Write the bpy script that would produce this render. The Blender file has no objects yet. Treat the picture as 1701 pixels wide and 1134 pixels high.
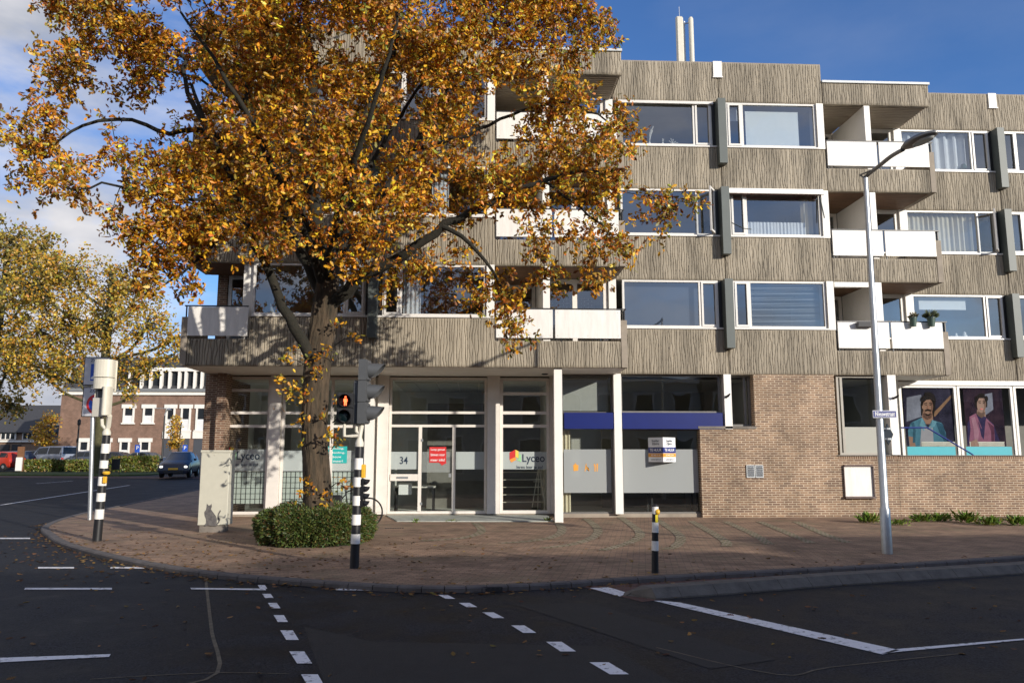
import bpy, math, random
import numpy as np
from mathutils import Vector
R = math.radians
random.seed(7)
rng = np.random.default_rng(11)
S = bpy.context.scene
C = S.collection

# ------------------------------------------------------------------ camera
FPX, PITCH, YAW, EYE = 1306.14, R(8.1537), R(2.6467), 1.7
cam = bpy.data.objects.new("camera", bpy.data.cameras.new("camera")); C.objects.link(cam)
cam.location = (0, 0, EYE)
FW = Vector((math.sin(YAW)*math.cos(PITCH), math.cos(YAW)*math.cos(PITCH), math.sin(PITCH)))
RT = Vector((math.cos(YAW), -math.sin(YAW), 0)); UP = RT.cross(FW)
cam.rotation_euler = (R(90)+PITCH, 0, -YAW)
cam.data.sensor_width = 36; cam.data.lens = FPX/1701*36
cam.data.clip_start = .1; cam.data.clip_end = 2000
S.camera = cam

# ------------------------------------------------------------------ sky + sun + exposure
AZ, EL = R(41.5), R(14.7)
SUN = Vector((math.sin(AZ)*math.cos(EL), -math.cos(AZ)*math.cos(EL), math.sin(EL)))
w = bpy.data.worlds.new("World"); S.world = w; w.use_nodes = True
nt = w.node_tree; nt.nodes.clear()
out = nt.nodes.new("ShaderNodeOutputWorld"); bg = nt.nodes.new("ShaderNodeBackground")
sky = nt.nodes.new("ShaderNodeTexSky"); sky.sky_type = 'NISHITA'; sky.sun_disc = False
sky.sun_elevation = EL; sky.sun_rotation = R(180)-AZ
sky.air_density = 1.0; sky.dust_density = .25; sky.ozone_density = 2.5
bg.inputs[1].default_value = .094
tc = nt.nodes.new("ShaderNodeTexCoord"); mp = nt.nodes.new("ShaderNodeMapping")
mp.inputs['Scale'].default_value = (1.2, 1.2, 3.0); mp.inputs['Location'].default_value = (.35, .1, .62)
nz = nt.nodes.new("ShaderNodeTexNoise"); nz.inputs['Scale'].default_value = 2.2; nz.inputs['Detail'].default_value = 9; nz.inputs['Roughness'].default_value = .55
rp = nt.nodes.new("ShaderNodeValToRGB"); rp.color_ramp.elements[0].position = .47; rp.color_ramp.elements[1].position = .66
sep = nt.nodes.new("ShaderNodeSeparateXYZ")
# cloud bank towards the left of the street (lower x), thin elsewhere
side = nt.nodes.new("ShaderNodeMapRange"); side.inputs[1].default_value = -.12; side.inputs[2].default_value = -.42
side.inputs[3].default_value = .06; side.inputs[4].default_value = 1.0
mul = nt.nodes.new("ShaderNodeMath"); mul.operation = 'MULTIPLY'
shf = nt.nodes.new("ShaderNodeMath"); shf.operation = 'MULTIPLY_ADD'; shf.inputs[1].default_value = .22; shf.inputs[2].default_value = -.03
add = nt.nodes.new("ShaderNodeMath"); add.operation = 'ADD'
nzg = nt.nodes.new("ShaderNodeTexNoise"); nzg.inputs['Scale'].default_value = 5; nzg.inputs['Detail'].default_value = 6
crp = nt.nodes.new("ShaderNodeValToRGB"); crp.color_ramp.elements[0].color = (4.6, 5.0, 6.0, 1); crp.color_ramp.elements[1].color = (9.2, 9.0, 9.2, 1)
crp.color_ramp.elements[0].position = .35; crp.color_ramp.elements[1].position = .65
tint = nt.nodes.new("ShaderNodeMix"); tint.data_type = 'RGBA'; tint.blend_type = 'MULTIPLY'; tint.inputs[0].default_value = 1
tint.inputs[7].default_value = (.92, 1.3, 1.9, 1)
mix = nt.nodes.new("ShaderNodeMix"); mix.data_type = 'RGBA'
L = nt.links.new
L(tc.outputs['Generated'], mp.inputs[0]); L(mp.outputs[0], nz.inputs['Vector']); L(mp.outputs[0], nzg.inputs['Vector'])
south = nt.nodes.new("ShaderNodeMapRange"); south.inputs[1].default_value = .05; south.inputs[2].default_value = -.35; south.inputs[3].default_value = 0; south.inputs[4].default_value = .7
mxs = nt.nodes.new("ShaderNodeMath"); mxs.operation = 'MAXIMUM'
L(tc.outputs['Generated'], sep.inputs[0]); L(sep.outputs[0], side.inputs[0]); L(sep.outputs[1], south.inputs[0]); L(side.outputs[0], mxs.inputs[0]); L(south.outputs[0], mxs.inputs[1])
L(mxs.outputs[0], shf.inputs[0]); L(nz.outputs[0], add.inputs[0]); L(shf.outputs[0], add.inputs[1]); L(add.outputs[0], rp.inputs[0])
L(rp.outputs[0], mul.inputs[0]); L(mxs.outputs[0], mul.inputs[1]); L(nzg.outputs[0], crp.inputs[0])
L(sky.outputs[0], tint.inputs[6]); L(tint.outputs[2], mix.inputs[6]); L(crp.outputs[0], mix.inputs[7]); L(mul.outputs[0], mix.inputs[0])
L(mix.outputs[2], bg.inputs[0]); L(bg.outputs[0], out.inputs[0])
sl = bpy.data.lights.new("sun", 'SUN'); sl.energy = 5.0; sl.angle = R(.5); sl.color = (1, .93, .82)
so = bpy.data.objects.new("sun", sl); C.objects.link(so); so.rotation_euler = SUN.to_track_quat('Z', 'Y').to_euler(); so.location = SUN*60
S.view_settings.view_transform = 'Standard'; S.view_settings.look = 'None'; S.view_settings.exposure = 0; S.view_settings.gamma = 1
S.cycles.use_denoising = True
S.cycles.max_bounces = 10; S.cycles.transparent_max_bounces = 24; S.cycles.caustics_reflective = False; S.cycles.caustics_refractive = False

# ------------------------------------------------------------------ helpers
def UN(px, py, Y=None, Z=None):
    """where the sight line of photo pixel (px,py) meets the upright plane Y or the level Z"""
    v = FW*FPX + RT*(px-850.5) - UP*(py-567)
    t = Y/v.y if Y is not None else (Z-EYE)/v.z
    q = v*t
    return Vector((q.x, q.y, q.z+EYE))
def X_(px, py, Y): return UN(px, py, Y=Y).x
def Z_(px, py, Y): return UN(px, py, Y=Y).z
def terr(y): return min(max(0, (y-27)*.012), .75)

ORIG = {}
class MB:
    def __init__(s): s.v = []; s.f = []; s.m = []; s.mi = 0
    def add(s, vs, fs):
        o = len(s.v); s.v += [tuple(p) for p in vs]; s.f += [tuple(i+o for i in f) for f in fs]; s.m += [s.mi]*len(fs); return s
    def box(s, x0, x1, y0, y1, z0, z1):
        return s.add([(x0,y0,z0),(x1,y0,z0),(x1,y1,z0),(x0,y1,z0),(x0,y0,z1),(x1,y0,z1),(x1,y1,z1),(x0,y1,z1)],
                     [(0,3,2,1),(4,5,6,7),(0,1,5,4),(1,2,6,5),(2,3,7,6),(3,0,4,7)])
    def cbox(s, x0, x1, y0, y1, z0, z1, c=.01):
        """box with chamfered vertical and top edges"""
        p = [(x0+c,y0),(x1-c,y0),(x1,y0+c),(x1,y1-c),(x1-c,y1),(x0+c,y1),(x0,y1-c),(x0,y0+c)]
        q = [(min(max(x,x0+c),x1-c), min(max(y,y0+c),y1-c)) for x,y in p]
        vs = [(x,y,z0) for x,y in p]+[(x,y,z1-c) for x,y in p]+[(x,y,z1) for x,y in q]
        fs = [tuple(range(7,-1,-1))]
        for a in (0,8): fs += [(a+i, a+(i+1)%8, a+8+(i+1)%8, a+8+i) for i in range(8)]
        fs.append((16,18,20,22)); 
        return s.add(vs, fs)
    def prism(s, pts, a, b, axis='y'):
        n = len(pts)
        if axis == 'y': vs = [(x,a,z) for x,z in pts]+[(x,b,z) for x,z in pts]
        elif axis == 'z': vs = [(x,y,a) for x,y in pts]+[(x,y,b) for x,y in pts]
        else: vs = [(a,y,z) for y,z in pts]+[(b,y,z) for y,z in pts]
        return s.add(vs, [tuple(range(n)), tuple(range(2*n-1, n-1, -1))]+[(i, i+n, (i+1)%n+n, (i+1)%n) for i in range(n)])
    def quad(s, a, b, c, d): return s.add([a,b,c,d], [(0,1,2,3)])
    def poly(s, pts): return s.add(pts, [tuple(range(len(pts)))])
    def tube(s, pts, rad, n=8, caps=True):
        pts = [Vector(p) for p in pts]; k = len(pts)
        if not hasattr(rad, '__len__'): rad = [rad]*k
        vs = []; prev = None
        for i, p in enumerate(pts):
            t = (pts[min(i+1,k-1)]-pts[max(i-1,0)]).normalized()
            if prev is None: u = t.orthogonal().normalized()
            else:
                u = prev - t*prev.dot(t)
                u = u.normalized() if u.length > 1e-5 else t.orthogonal().normalized()
            prev = u; vv = t.cross(u)
            for j in range(n):
                a = 2*math.pi*j/n
                vs.append(p+(u*math.cos(a)+vv*math.sin(a))*rad[i])
        fs = [(i*n+j, i*n+(j+1)%n, (i+1)*n+(j+1)%n, (i+1)*n+j) for i in range(k-1) for j in range(n)]
        if caps: fs += [tuple(range(n-1,-1,-1)), tuple(range((k-1)*n, k*n))]
        return s.add(vs, fs)
    def lathe(s, c, prof, n=16, axis='z', d=None):
        """profile of (radius, height) turned round an axis through c"""
        c = Vector(c); t = {'x':Vector((1,0,0)),'y':Vector((0,1,0)),'z':Vector((0,0,1))}[axis] if d is None else Vector(d).normalized()
        u = t.orthogonal().normalized(); vv = t.cross(u); vs = []
        for r, h in prof:
            for j in range(n):
                a = 2*math.pi*j/n; vs.append(c+t*h+(u*math.cos(a)+vv*math.sin(a))*r)
        k = len(prof)
        fs = [(i*n+j, i*n+(j+1)%n, (i+1)*n+(j+1)%n, (i+1)*n+j) for i in range(k-1) for j in range(n)]
        fs += [tuple(range(n-1,-1,-1)), tuple(range((k-1)*n, k*n))]
        return s.add(vs, fs)
    def build(s, name, mat, parent=None, smooth=False, at=None):
        """ONE mesh object; vertices are in world space (minus the thing's base)"""
        o = Vector(at) if at is not None else (ORIG[parent.name] if parent else Vector((0,0,0)))
        me = bpy.data.meshes.new(name)
        me.from_pydata([(x-o.x, y-o.y, z-o.z) for x,y,z in s.v], [], s.f)
        mats = mat if isinstance(mat, (list,tuple)) else [mat]
        for m in mats: me.materials.append(m)
        if len(mats) > 1: me.polygons.foreach_set('material_index', s.m)
        if smooth: 
            me.polygons.foreach_set('use_smooth', [True]*len(me.polygons))
            try: me.set_sharp_from_angle(angle=R(40))
            except Exception: pass
        me.update()
        ob = bpy.data.objects.new(name, me); C.objects.link(ob)
        if parent: ob.parent = parent; ORIG[ob.name] = o
        else: ob.location = o; ORIG[ob.name] = o
        return ob
def npmesh(name, V, F, mat, parent=None, at=None, smooth=False, col=None, mi=None):
    o = np.array(at if at is not None else (ORIG[parent.name] if parent else (0,0,0)), float)
    V = np.asarray(V, float)-o; F = np.asarray(F, int); k = F.shape[1]
    me = bpy.data.meshes.new(name); me.vertices.add(len(V)); me.vertices.foreach_set('co', V.ravel())
    me.loops.add(F.size); me.loops.foreach_set('vertex_index', F.ravel())
    me.polygons.add(len(F)); me.polygons.foreach_set('loop_start', np.arange(0, F.size, k))
    for m in (mat if isinstance(mat, (list,tuple)) else [mat]): me.materials.append(m)
    if mi is not None: me.polygons.foreach_set('material_index', np.asarray(mi, int))
    me.update(calc_edges=True)
    if smooth: me.polygons.foreach_set('use_smooth', np.ones(len(F), bool))
    if col is not None:
        a = me.attributes.new('tone', 'FLOAT_COLOR', 'POINT'); a.data.foreach_set('color', np.asarray(col, float).ravel())
    ob = bpy.data.objects.new(name, me); C.objects.link(ob)
    if parent: ob.parent = parent
    else: ob.location = o
    ORIG[ob.name] = Vector(o)
    return ob
def thing(name, label, cat, loc=(0,0,0), group=None, rotz=0):
    o = bpy.data.objects.new(name, None); C.objects.link(o); o.location = loc; o.rotation_euler = (0,0,rotz)
    o.empty_display_size = .2; o['label'] = label; o['category'] = cat
    if group: o['group'] = group
    ORIG[o.name] = Vector(loc) if not rotz else Vector((0,0,0))
    return o
def lthing(name, label, cat, loc, rotz=0, group=None):
    """a thing whose parts are written in its own local space"""
    o = thing(name, label, cat, loc, group, rotz); ORIG[o.name] = Vector((0,0,0)); return o
def tag(o, label, cat, group=None):
    o['label'] = label; o['category'] = cat
    if group: o['group'] = group
    return o
def struct(o): o['kind'] = 'structure'; return o
def dup(root, loc, rotz, label, group=None):
    r = root.copy(); C.objects.link(r); r.location = loc; r.rotation_euler = (0,0,rotz); r['label'] = label
    if group: r['group'] = group
    for ch in root.children:
        c = ch.copy(); C.objects.link(c); c.parent = r
        for g in ch.children:
            d = g.copy(); C.objects.link(d); d.parent = c
    return r
def text(name, s, o, u, v, wid, mat, parent, hgt=None, align='CENTER'):
    """lettering laid on the plane o + x*u + y*v, fitted to width wid (or height hgt)"""
    cu = bpy.data.curves.new(name, 'FONT'); cu.body = s; cu.align_x = align; cu.align_y = 'CENTER'; cu.resolution_u = 3
    cu.space_line = .9; cu.offset = .012
    t = bpy.data.objects.new(name, cu); C.objects.link(t)
    me = bpy.data.meshes.new_from_object(t.evaluated_get(bpy.context.evaluated_depsgraph_get()))
    bpy.data.objects.remove(t)
    vs = np.array([x.co[:] for x in me.vertices]); fs = [tuple(p.vertices) for p in me.polygons]
    d = vs.max(0)-vs.min(0); k = wid/d[0] if wid else hgt/d[1]; ky = hgt/d[1] if (hgt and wid) else k
    m = MB(); o, u, v = Vector(o), Vector(u), Vector(v)
    m.add([o+u*(x*k)+v*(y*ky) for x,y,_ in vs], fs); bpy.data.meshes.remove(me)
    return m.build(name, mat, parent)

# ------------------------------------------------------------------ materials
def nodes(name):
    m = bpy.data.materials.new(name); m.use_nodes = True; t = m.node_tree
    return m, t, t.nodes['Principled BSDF']
def M(name, col, rough=.6, var=.18, scale=6, bump=0, bscale=40, metal=0, col2=None, spec=.5, stretch=(1,1,1), emit=0):
    m, t, b = nodes(name)
    b.inputs['Roughness'].default_value = rough; b.inputs['Metallic'].default_value = metal; b.inputs['Specular IOR Level'].default_value = spec
    tc = t.nodes.new('ShaderNodeTexCoord'); mp = t.nodes.new('ShaderNodeMapping'); mp.inputs['Scale'].default_value = stretch
    t.links.new(tc.outputs['Object'], mp.inputs[0])
    n = t.nodes.new('ShaderNodeTexNoise'); n.inputs['Scale'].default_value = scale; n.inputs['Detail'].default_value = 6; n.inputs['Roughness'].default_value = .65
    r = t.nodes.new('ShaderNodeValToRGB'); c2 = col2 or tuple(c*(1-var) for c in col)
    r.color_ramp.elements[0].color = (*c2, 1); r.color_ramp.elements[1].color = (*[min(1, c*(1+var*.4)) for c in col], 1)
    r.color_ramp.elements[0].position = .3; r.color_ramp.elements[1].position = .68
    t.links.new(mp.outputs[0], n.inputs['Vector']); t.links.new(n.outputs[0], r.inputs[0]); t.links.new(r.outputs[0], b.inputs['Base Color'])
    if bump:
        n2 = t.nodes.new('ShaderNodeTexNoise'); n2.inputs['Scale'].default_value = bscale; n2.inputs['Detail'].default_value = 4
        bp = t.nodes.new('ShaderNodeBump'); bp.inputs['Strength'].default_value = bump; bp.inputs['Distance'].default_value = .02
        t.links.new(mp.outputs[0], n2.inputs['Vector']); t.links.new(n2.outputs[0], bp.inputs['Height']); t.links.new(bp.outputs[0], b.inputs['Normal'])
    if emit: b.inputs['Emission Color'].default_value = (*col, 1); b.inputs['Emission Strength'].default_value = emit
    return m
def brickmat(name, c1, c2, mortar, bw, bh, ms, horiz=False, rot=0, bump=.4, stain=.35, moss=None, offset=.5):
    m, t, b = nodes(name); b.inputs['Roughness'].default_value = .85
    tc = t.nodes.new('ShaderNodeTexCoord'); vec = tc.outputs['Object']
    if not horiz:
        sp = t.nodes.new('ShaderNodeSeparateXYZ'); a = t.nodes.new('ShaderNodeMath'); cb = t.nodes.new('ShaderNodeCombineXYZ')
        t.links.new(vec, sp.inputs[0]); t.links.new(sp.outputs[0], a.inputs[0]); t.links.new(sp.outputs[1], a.inputs[1])
        t.links.new(a.outputs[0], cb.inputs[0]); t.links.new(sp.outputs[2], cb.inputs[1]); vec2 = cb.outputs[0]
    else:
        mp = t.nodes.new('ShaderNodeMapping'); mp.inputs['Rotation'].default_value = (0,0,rot); t.links.new(vec, mp.inputs[0]); vec2 = mp.outputs[0]
    br = t.nodes.new('ShaderNodeTexBrick'); br.offset = offset; br.inputs['Scale'].default_value = 1
    br.inputs['Brick Width'].default_value = bw; br.inputs['Row Height'].default_value = bh
    br.inputs['Mortar Size'].default_value = ms; br.inputs['Mortar Smooth'].default_value = .1; br.inputs['Bias'].default_value = 0
    br.inputs['Color1'].default_value = (*c1,1); br.inputs['Color2'].default_value = (*c2,1); br.inputs['Mortar'].default_value = (*mortar,1)
    t.links.new(vec2, br.inputs['Vector'])
    n = t.nodes.new('ShaderNodeTexNoise'); n.inputs['Scale'].default_value = 1.3; n.inputs['Detail'].default_value = 8; n.inputs['Roughness'].default_value = .7
    t.links.new(vec, n.inputs['Vector'])
    r = t.nodes.new('ShaderNodeValToRGB'); k = 1-stain; r.color_ramp.elements[0].color = (k,k*.98,k*.95,1); r.color_ramp.elements[1].color = (1.12,1.1,1.08,1)
    r.color_ramp.elements[0].position = .32; r.color_ramp.elements[1].position = .66; t.links.new(n.outputs[0], r.inputs[0])
    mx = t.nodes.new('ShaderNodeMix'); mx.data_type = 'RGBA'; mx.blend_type = 'MULTIPLY'; mx.inputs[0].default_value = 1
    t.links.new(br.outputs[0], mx.inputs[6]); t.links.new(r.outputs[0], mx.inputs[7]); last = mx.outputs[2]
    if moss:
        n3 = t.nodes.new('ShaderNodeTexNoise'); n3.inputs['Scale'].default_value = .7; n3.inputs['Detail'].default_value = 9; n3.inputs['Roughness'].default_value = .75
        t.links.new(vec, n3.inputs['Vector'])
        r3 = t.nodes.new('ShaderNodeValToRGB'); r3.color_ramp.elements[0].position = .52; r3.color_ramp.elements[1].position = .72
        t.links.new(n3.outputs[0], r3.inputs[0])
        m3 = t.nodes.new('ShaderNodeMath'); m3.operation = 'MULTIPLY'; m3.inputs[1].default_value = .65; t.links.new(r3.outputs[0], m3.inputs[0])
        x3 = t.nodes.new('ShaderNodeMix'); x3.data_type = 'RGBA'; x3.inputs[7].default_value = (*moss,1)
        t.links.new(m3.outputs[0], x3.inputs[0]); t.links.new(last, x3.inputs[6]); last = x3.outputs[2]
    t.links.new(last, b.inputs['Base Color'])
    bp = t.nodes.new('ShaderNodeBump'); bp.invert = True; bp.inputs['Strength'].default_value = bump; bp.inputs['Distance'].default_value = .008
    t.links.new(br.outputs[1], bp.inputs['Height']); t.links.new(bp.outputs[0], b.inputs['Normal'])
    return m
def glassmat(name, ior=2.0, tint=(.86,.9,.9), wav=.012):
    m = bpy.data.materials.new(name); m.use_nodes = True; t = m.node_tree; t.nodes.clear()
    o = t.nodes.new('ShaderNodeOutputMaterial'); tr = t.nodes.new('ShaderNodeBsdfTransparent'); tr.inputs[0].default_value = (*tint,1)
    g = t.nodes.new('ShaderNodeBsdfGlossy'); g.inputs['Roughness'].default_value = .004
    lw = t.nodes.new('ShaderNodeLayerWeight'); lw.inputs[0].default_value = .5; pw = t.nodes.new('ShaderNodeMath'); pw.operation = 'POWER'; pw.inputs[1].default_value = 5
    f0 = ((ior-1)/(ior+1))**2; f = t.nodes.new('ShaderNodeMath'); f.operation = 'MULTIPLY_ADD'; f.inputs[1].default_value = 1-f0; f.inputs[2].default_value = f0
    t.links.new(lw.outputs['Facing'], pw.inputs[0]); t.links.new(pw.outputs[0], f.inputs[0]); mx = t.nodes.new('ShaderNodeMixShader')
    n = t.nodes.new('ShaderNodeTexNoise'); n.inputs['Scale'].default_value = 1.1; n.inputs['Detail'].default_value = 1
    tcn = t.nodes.new('ShaderNodeTexCoord'); t.links.new(tcn.outputs['Object'], n.inputs['Vector'])
    bp = t.nodes.new('ShaderNodeBump'); bp.inputs['Strength'].default_value = wav*8; bp.inputs['Distance'].default_value = .05
    t.links.new(n.outputs[0], bp.inputs['Height']); t.links.new(bp.outputs[0], g.inputs['Normal'])
    t.links.new(f.outputs[0], mx.inputs[0]); t.links.new(tr.outputs[0], mx.inputs[1]); t.links.new(g.outputs[0], mx.inputs[2]); t.links.new(mx.outputs[0], o.inputs[0])
    return m
def filmmat(name, col, alpha):
    m = bpy.data.materials.new(name); m.use_nodes = True; t = m.node_tree; t.nodes.clear()
    o = t.nodes.new('ShaderNodeOutputMaterial'); tr = t.nodes.new('ShaderNodeBsdfTransparent'); d = t.nodes.new('ShaderNodeBsdfDiffuse'); d.inputs[0].default_value = (*col,1)
    g = t.nodes.new('ShaderNodeBsdfGlossy'); g.inputs[1].default_value = .15; m2 = t.nodes.new('ShaderNodeMixShader'); m2.inputs[0].default_value = .06
    mx = t.nodes.new('ShaderNodeMixShader'); mx.inputs[0].default_value = alpha
    t.links.new(tr.outputs[0], mx.inputs[1]); t.links.new(d.outputs[0], mx.inputs[2]); t.links.new(mx.outputs[0], m2.inputs[1]); t.links.new(g.outputs[0], m2.inputs[2]); t.links.new(m2.outputs[0], o.inputs[0])
    return m
def leafmat(name, trans=.35, gloss=.08):
    """leaf blades coloured by each leaf's own hue, letting some light through"""
    m = bpy.data.materials.new(name); m.use_nodes = True; t = m.node_tree; t.nodes.clear()
    o = t.nodes.new('ShaderNodeOutputMaterial'); a = t.nodes.new('ShaderNodeAttribute'); a.attribute_name = 'tone'
    d = t.nodes.new('ShaderNodeBsdfDiffuse'); l = t.nodes.new('ShaderNodeBsdfTranslucent'); mx = t.nodes.new('ShaderNodeMixShader'); mx.inputs[0].default_value = trans
    g = t.nodes.new('ShaderNodeBsdfGlossy'); g.inputs[1].default_value = .45; m2 = t.nodes.new('ShaderNodeMixShader'); m2.inputs[0].default_value = gloss
    t.links.new(a.outputs['Color'], d.inputs[0]); t.links.new(a.outputs['Color'], l.inputs[0])
    t.links.new(d.outputs[0], mx.inputs[1]); t.links.new(l.outputs[0], mx.inputs[2]); t.links.new(mx.outputs[0], m2.inputs[1]); t.links.new(g.outputs[0], m2.inputs[2]); t.links.new(m2.outputs[0], o.inputs[0])
    return m
def asphaltmat():
    m, t, b = nodes('asphalt'); b.inputs['Specular IOR Level'].default_value = .18
    tc = t.nodes.new('ShaderNodeTexCoord')
    n = t.nodes.new('ShaderNodeTexNoise'); n.inputs['Scale'].default_value = 1.1; n.inputs['Detail'].default_value = 12; n.inputs['Roughness'].default_value = .82
    n2 = t.nodes.new('ShaderNodeTexNoise'); n2.inputs['Scale'].default_value = 55; n2.inputs['Detail'].default_value = 5
    for q in (n, n2): t.links.new(tc.outputs['Object'], q.inputs['Vector'])
    r = t.nodes.new('ShaderNodeValToRGB'); r.color_ramp.elements[0].color = (.004,.0045,.0065,1); r.color_ramp.elements[1].color = (.023,.024,.029,1)
    r.color_ramp.elements[0].position = .4; r.color_ramp.elements[1].position = .6
    r2 = t.nodes.new('ShaderNodeValToRGB'); r2.color_ramp.elements[0].color = (.35,.35,.35,1); r2.color_ramp.elements[1].color = (2.1,2.1,2.1,1); r2.color_ramp.elements[0].position = .35; r2.color_ramp.elements[1].position = .7
    mx = t.nodes.new('ShaderNodeMix'); mx.data_type = 'RGBA'; mx.blend_type = 'MULTIPLY'; mx.inputs[0].default_value = 1
    t.links.new(n.outputs[0], r.inputs[0]); t.links.new(n2.outputs[0], r2.inputs[0]); t.links.new(r.outputs[0], mx.inputs[6]); t.links.new(r2.outputs[0], mx.inputs[7]); t.links.new(mx.outputs[2], b.inputs['Base Color'])
    rr = t.nodes.new('ShaderNodeMapRange'); rr.inputs[1].default_value = .35; rr.inputs[2].default_value = .65; rr.inputs[3].default_value = .55; rr.inputs[4].default_value = .85
    t.links.new(n.outputs[0], rr.inputs[0]); t.links.new(rr.outputs[0], b.inputs['Roughness'])
    bp = t.nodes.new('ShaderNodeBump'); bp.inputs['Strength'].default_value = .35; bp.inputs['Distance'].default_value = .01
    t.links.new(n2.outputs[0], bp.inputs['Height']); t.links.new(bp.outputs[0], b.inputs['Normal'])
    return m

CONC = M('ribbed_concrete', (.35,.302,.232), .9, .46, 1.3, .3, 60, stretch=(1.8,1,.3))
def _shade_grime(m):  # darkens the rib grooves in colour: mostly painted shade, some dirt
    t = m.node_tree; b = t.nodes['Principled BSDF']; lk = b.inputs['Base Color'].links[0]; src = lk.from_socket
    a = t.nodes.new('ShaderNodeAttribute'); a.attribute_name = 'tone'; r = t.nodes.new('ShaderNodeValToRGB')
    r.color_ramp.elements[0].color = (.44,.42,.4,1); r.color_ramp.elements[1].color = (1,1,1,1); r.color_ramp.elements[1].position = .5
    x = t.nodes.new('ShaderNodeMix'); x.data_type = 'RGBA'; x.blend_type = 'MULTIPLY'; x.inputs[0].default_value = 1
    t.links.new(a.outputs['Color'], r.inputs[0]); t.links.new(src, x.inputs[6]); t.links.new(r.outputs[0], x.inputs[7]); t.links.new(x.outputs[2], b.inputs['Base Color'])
_shade_grime(CONC)
CONCP = M('plain_concrete', (.33,.28,.225), .9, .25, 2, .2, 50)
WHITE = M('white_paint', (.83,.8,.75), .45, .05, 3)
PANEL = M('white_balcony_panel', (.82,.79,.745), .45, .16, 3.5, stretch=(2.5,1,.35))
FRAME = M('window_frame_paint', (.72,.69,.65), .4, .08, 4)
CREAMF = M('storefront_paint', (.76,.71,.65), .45, .08, 4)
SOFF = M('white_soffit', (.8,.77,.71), .7, .12, 2)
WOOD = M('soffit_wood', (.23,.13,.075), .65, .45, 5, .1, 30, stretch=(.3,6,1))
PILAS = M('grey_green_pilaster', (.085,.10,.095), .5, .12, 3)
DARK = M('dark_metal', (.02,.02,.022), .4, .2, 6)
BLACK = M('black_paint', (.014,.014,.016), .45, .3, 8)
GLASS = glassmat('window_glass', 3.0, (.8,.85,.88))
PGLASS = glassmat('poster_glass', 1.45, (.9,.93,.93))
SGLASS = glassmat('shop_glass', 2.0, (.86,.9,.88))
FROST = filmmat('frosted_film', (.48,.53,.52), .85)
FROST2 = filmmat('grey_frosted_film', (.36,.38,.38), .9)
BRICK = brickmat('tan_brick', (.33,.21,.13), (.18,.11,.075), (.6,.5,.38), .225, .0625, .009, bump=.5, stain=.45)
BRICKD = brickmat('dark_brick', (.24,.13,.08), (.14,.075,.05), (.42,.34,.26), .225, .0625, .009, bump=.5, stain=.3)
BRICKF = brickmat('red_brick', (.235,.135,.1), (.17,.1,.075), (.32,.23,.18), .225, .07, .009, bump=.2)
PAVE = brickmat('clinker_paving', (.44,.28,.18), (.28,.17,.108), (.17,.13,.09), .2, .068, .007, True, R(12), .8, .55, (.2,.17,.09))
PATHM = brickmat('red_path_paving', (.15,.07,.055), (.11,.055,.045), (.06,.045,.04), .2, .1, .006, True, R(12), .4, .35)
COBB = brickmat('cobble', (.42,.34,.26), (.3,.22,.16), (.15,.15,.06), .16, .14, .02, True, .4, .9, .4, (.24,.2,.1))
ASPH = asphaltmat()
LINE = M('road_paint', (.62,.61,.62), .65, .55, 14, .15, 60, col2=(.16,.16,.165))
for n_ in LINE.node_tree.nodes:
    if n_.type == 'VALTORGB': n_.color_ramp.elements[0].position = .34; n_.color_ramp.elements[1].position = .46
KERBM = M('kerb_concrete', (.21,.185,.16), .9, .35, 3, .3, 30)
KERBD = M('dark_kerb_stone', (.115,.1,.095), .85, .35, 3, .3, 30)
STEEL = M('galvanised_steel', (.52,.54,.55), .38, .12, 10, metal=.75)
GREYM = M('grey_signal_plastic', (.085,.088,.092), .5, .12, 8)
CREAM = M('cream_paint', (.66,.62,.52), .5, .08, 6)
CAB = M('cabinet_paint', (.54,.52,.43), .55, .08, 5, .08, 70)
YEL = M('yellow_plastic', (.75,.42,.03), .45, .1, 8)
BLUEF = M('blue_fascia_panel', (.002,.011,.13), .35, .1, 3)
BLUES = M('sign_blue', (.02,.09,.5), .4, .08, 4)
NAVY = M('navy_enamel', (.012,.025,.18), .35, .05, 4)
RED = M('sign_red', (.6,.03,.03), .45, .06, 4)
TEAL = M('teal_board', (.02,.42,.4), .5, .05, 4)
ORANGE = M('orange_print', (.75,.33,.04), .5, .05, 4)
INK = M('dark_lettering', (.015,.03,.06), .5, .05, 4)
WLET = M('white_lettering', (.85,.85,.85), .5, .03, 4)
GREENP = M('green_print', (.3,.62,.3), .5, .05, 4)
TURQ = M('turquoise_strip', (.01,.36,.43), .5, .06, 4)
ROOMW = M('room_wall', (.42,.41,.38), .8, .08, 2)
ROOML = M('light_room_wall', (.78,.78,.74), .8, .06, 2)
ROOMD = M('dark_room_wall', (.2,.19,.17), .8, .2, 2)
CURT = M('white_curtain', (.75,.75,.76), .8, .08, 3)
BLINDC = M('cream_blind', (.66,.58,.42), .7, .08, 5)
BARK = M('oak_bark', (.088,.06,.036), .95, .55, 7, 1.0, 40, col2=(.018,.016,.01), stretch=(1.6,1.6,.3))
BARK2 = M('branch_bark', (.024,.02,.014), .95, .5, 8, .8, 30, col2=(.012,.012,.007))
LEAF = leafmat('oak_leaf', .28, .04)
NEED = leafmat('hedge_leaf', .15, .05)
SOIL = M('soil', (.06,.045,.03), .95, .4, 10, .5, 40)
GRASS = M('verge_grass', (.075,.105,.022), .95, .4, 4, .6, 60)
ROOFT = M('dark_roof_tile', (.055,.055,.06), .7, .3, 6, .3, 30)
TYRE = M('tyre_rubber', (.012,.012,.013), .8, .2, 8)
PANE = M('far_window_pane', (.02,.024,.03), .3, .3, 3, spec=.25)
CARGL = M('car_glass', (.01,.012,.014), .06, .1, 3)

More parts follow.
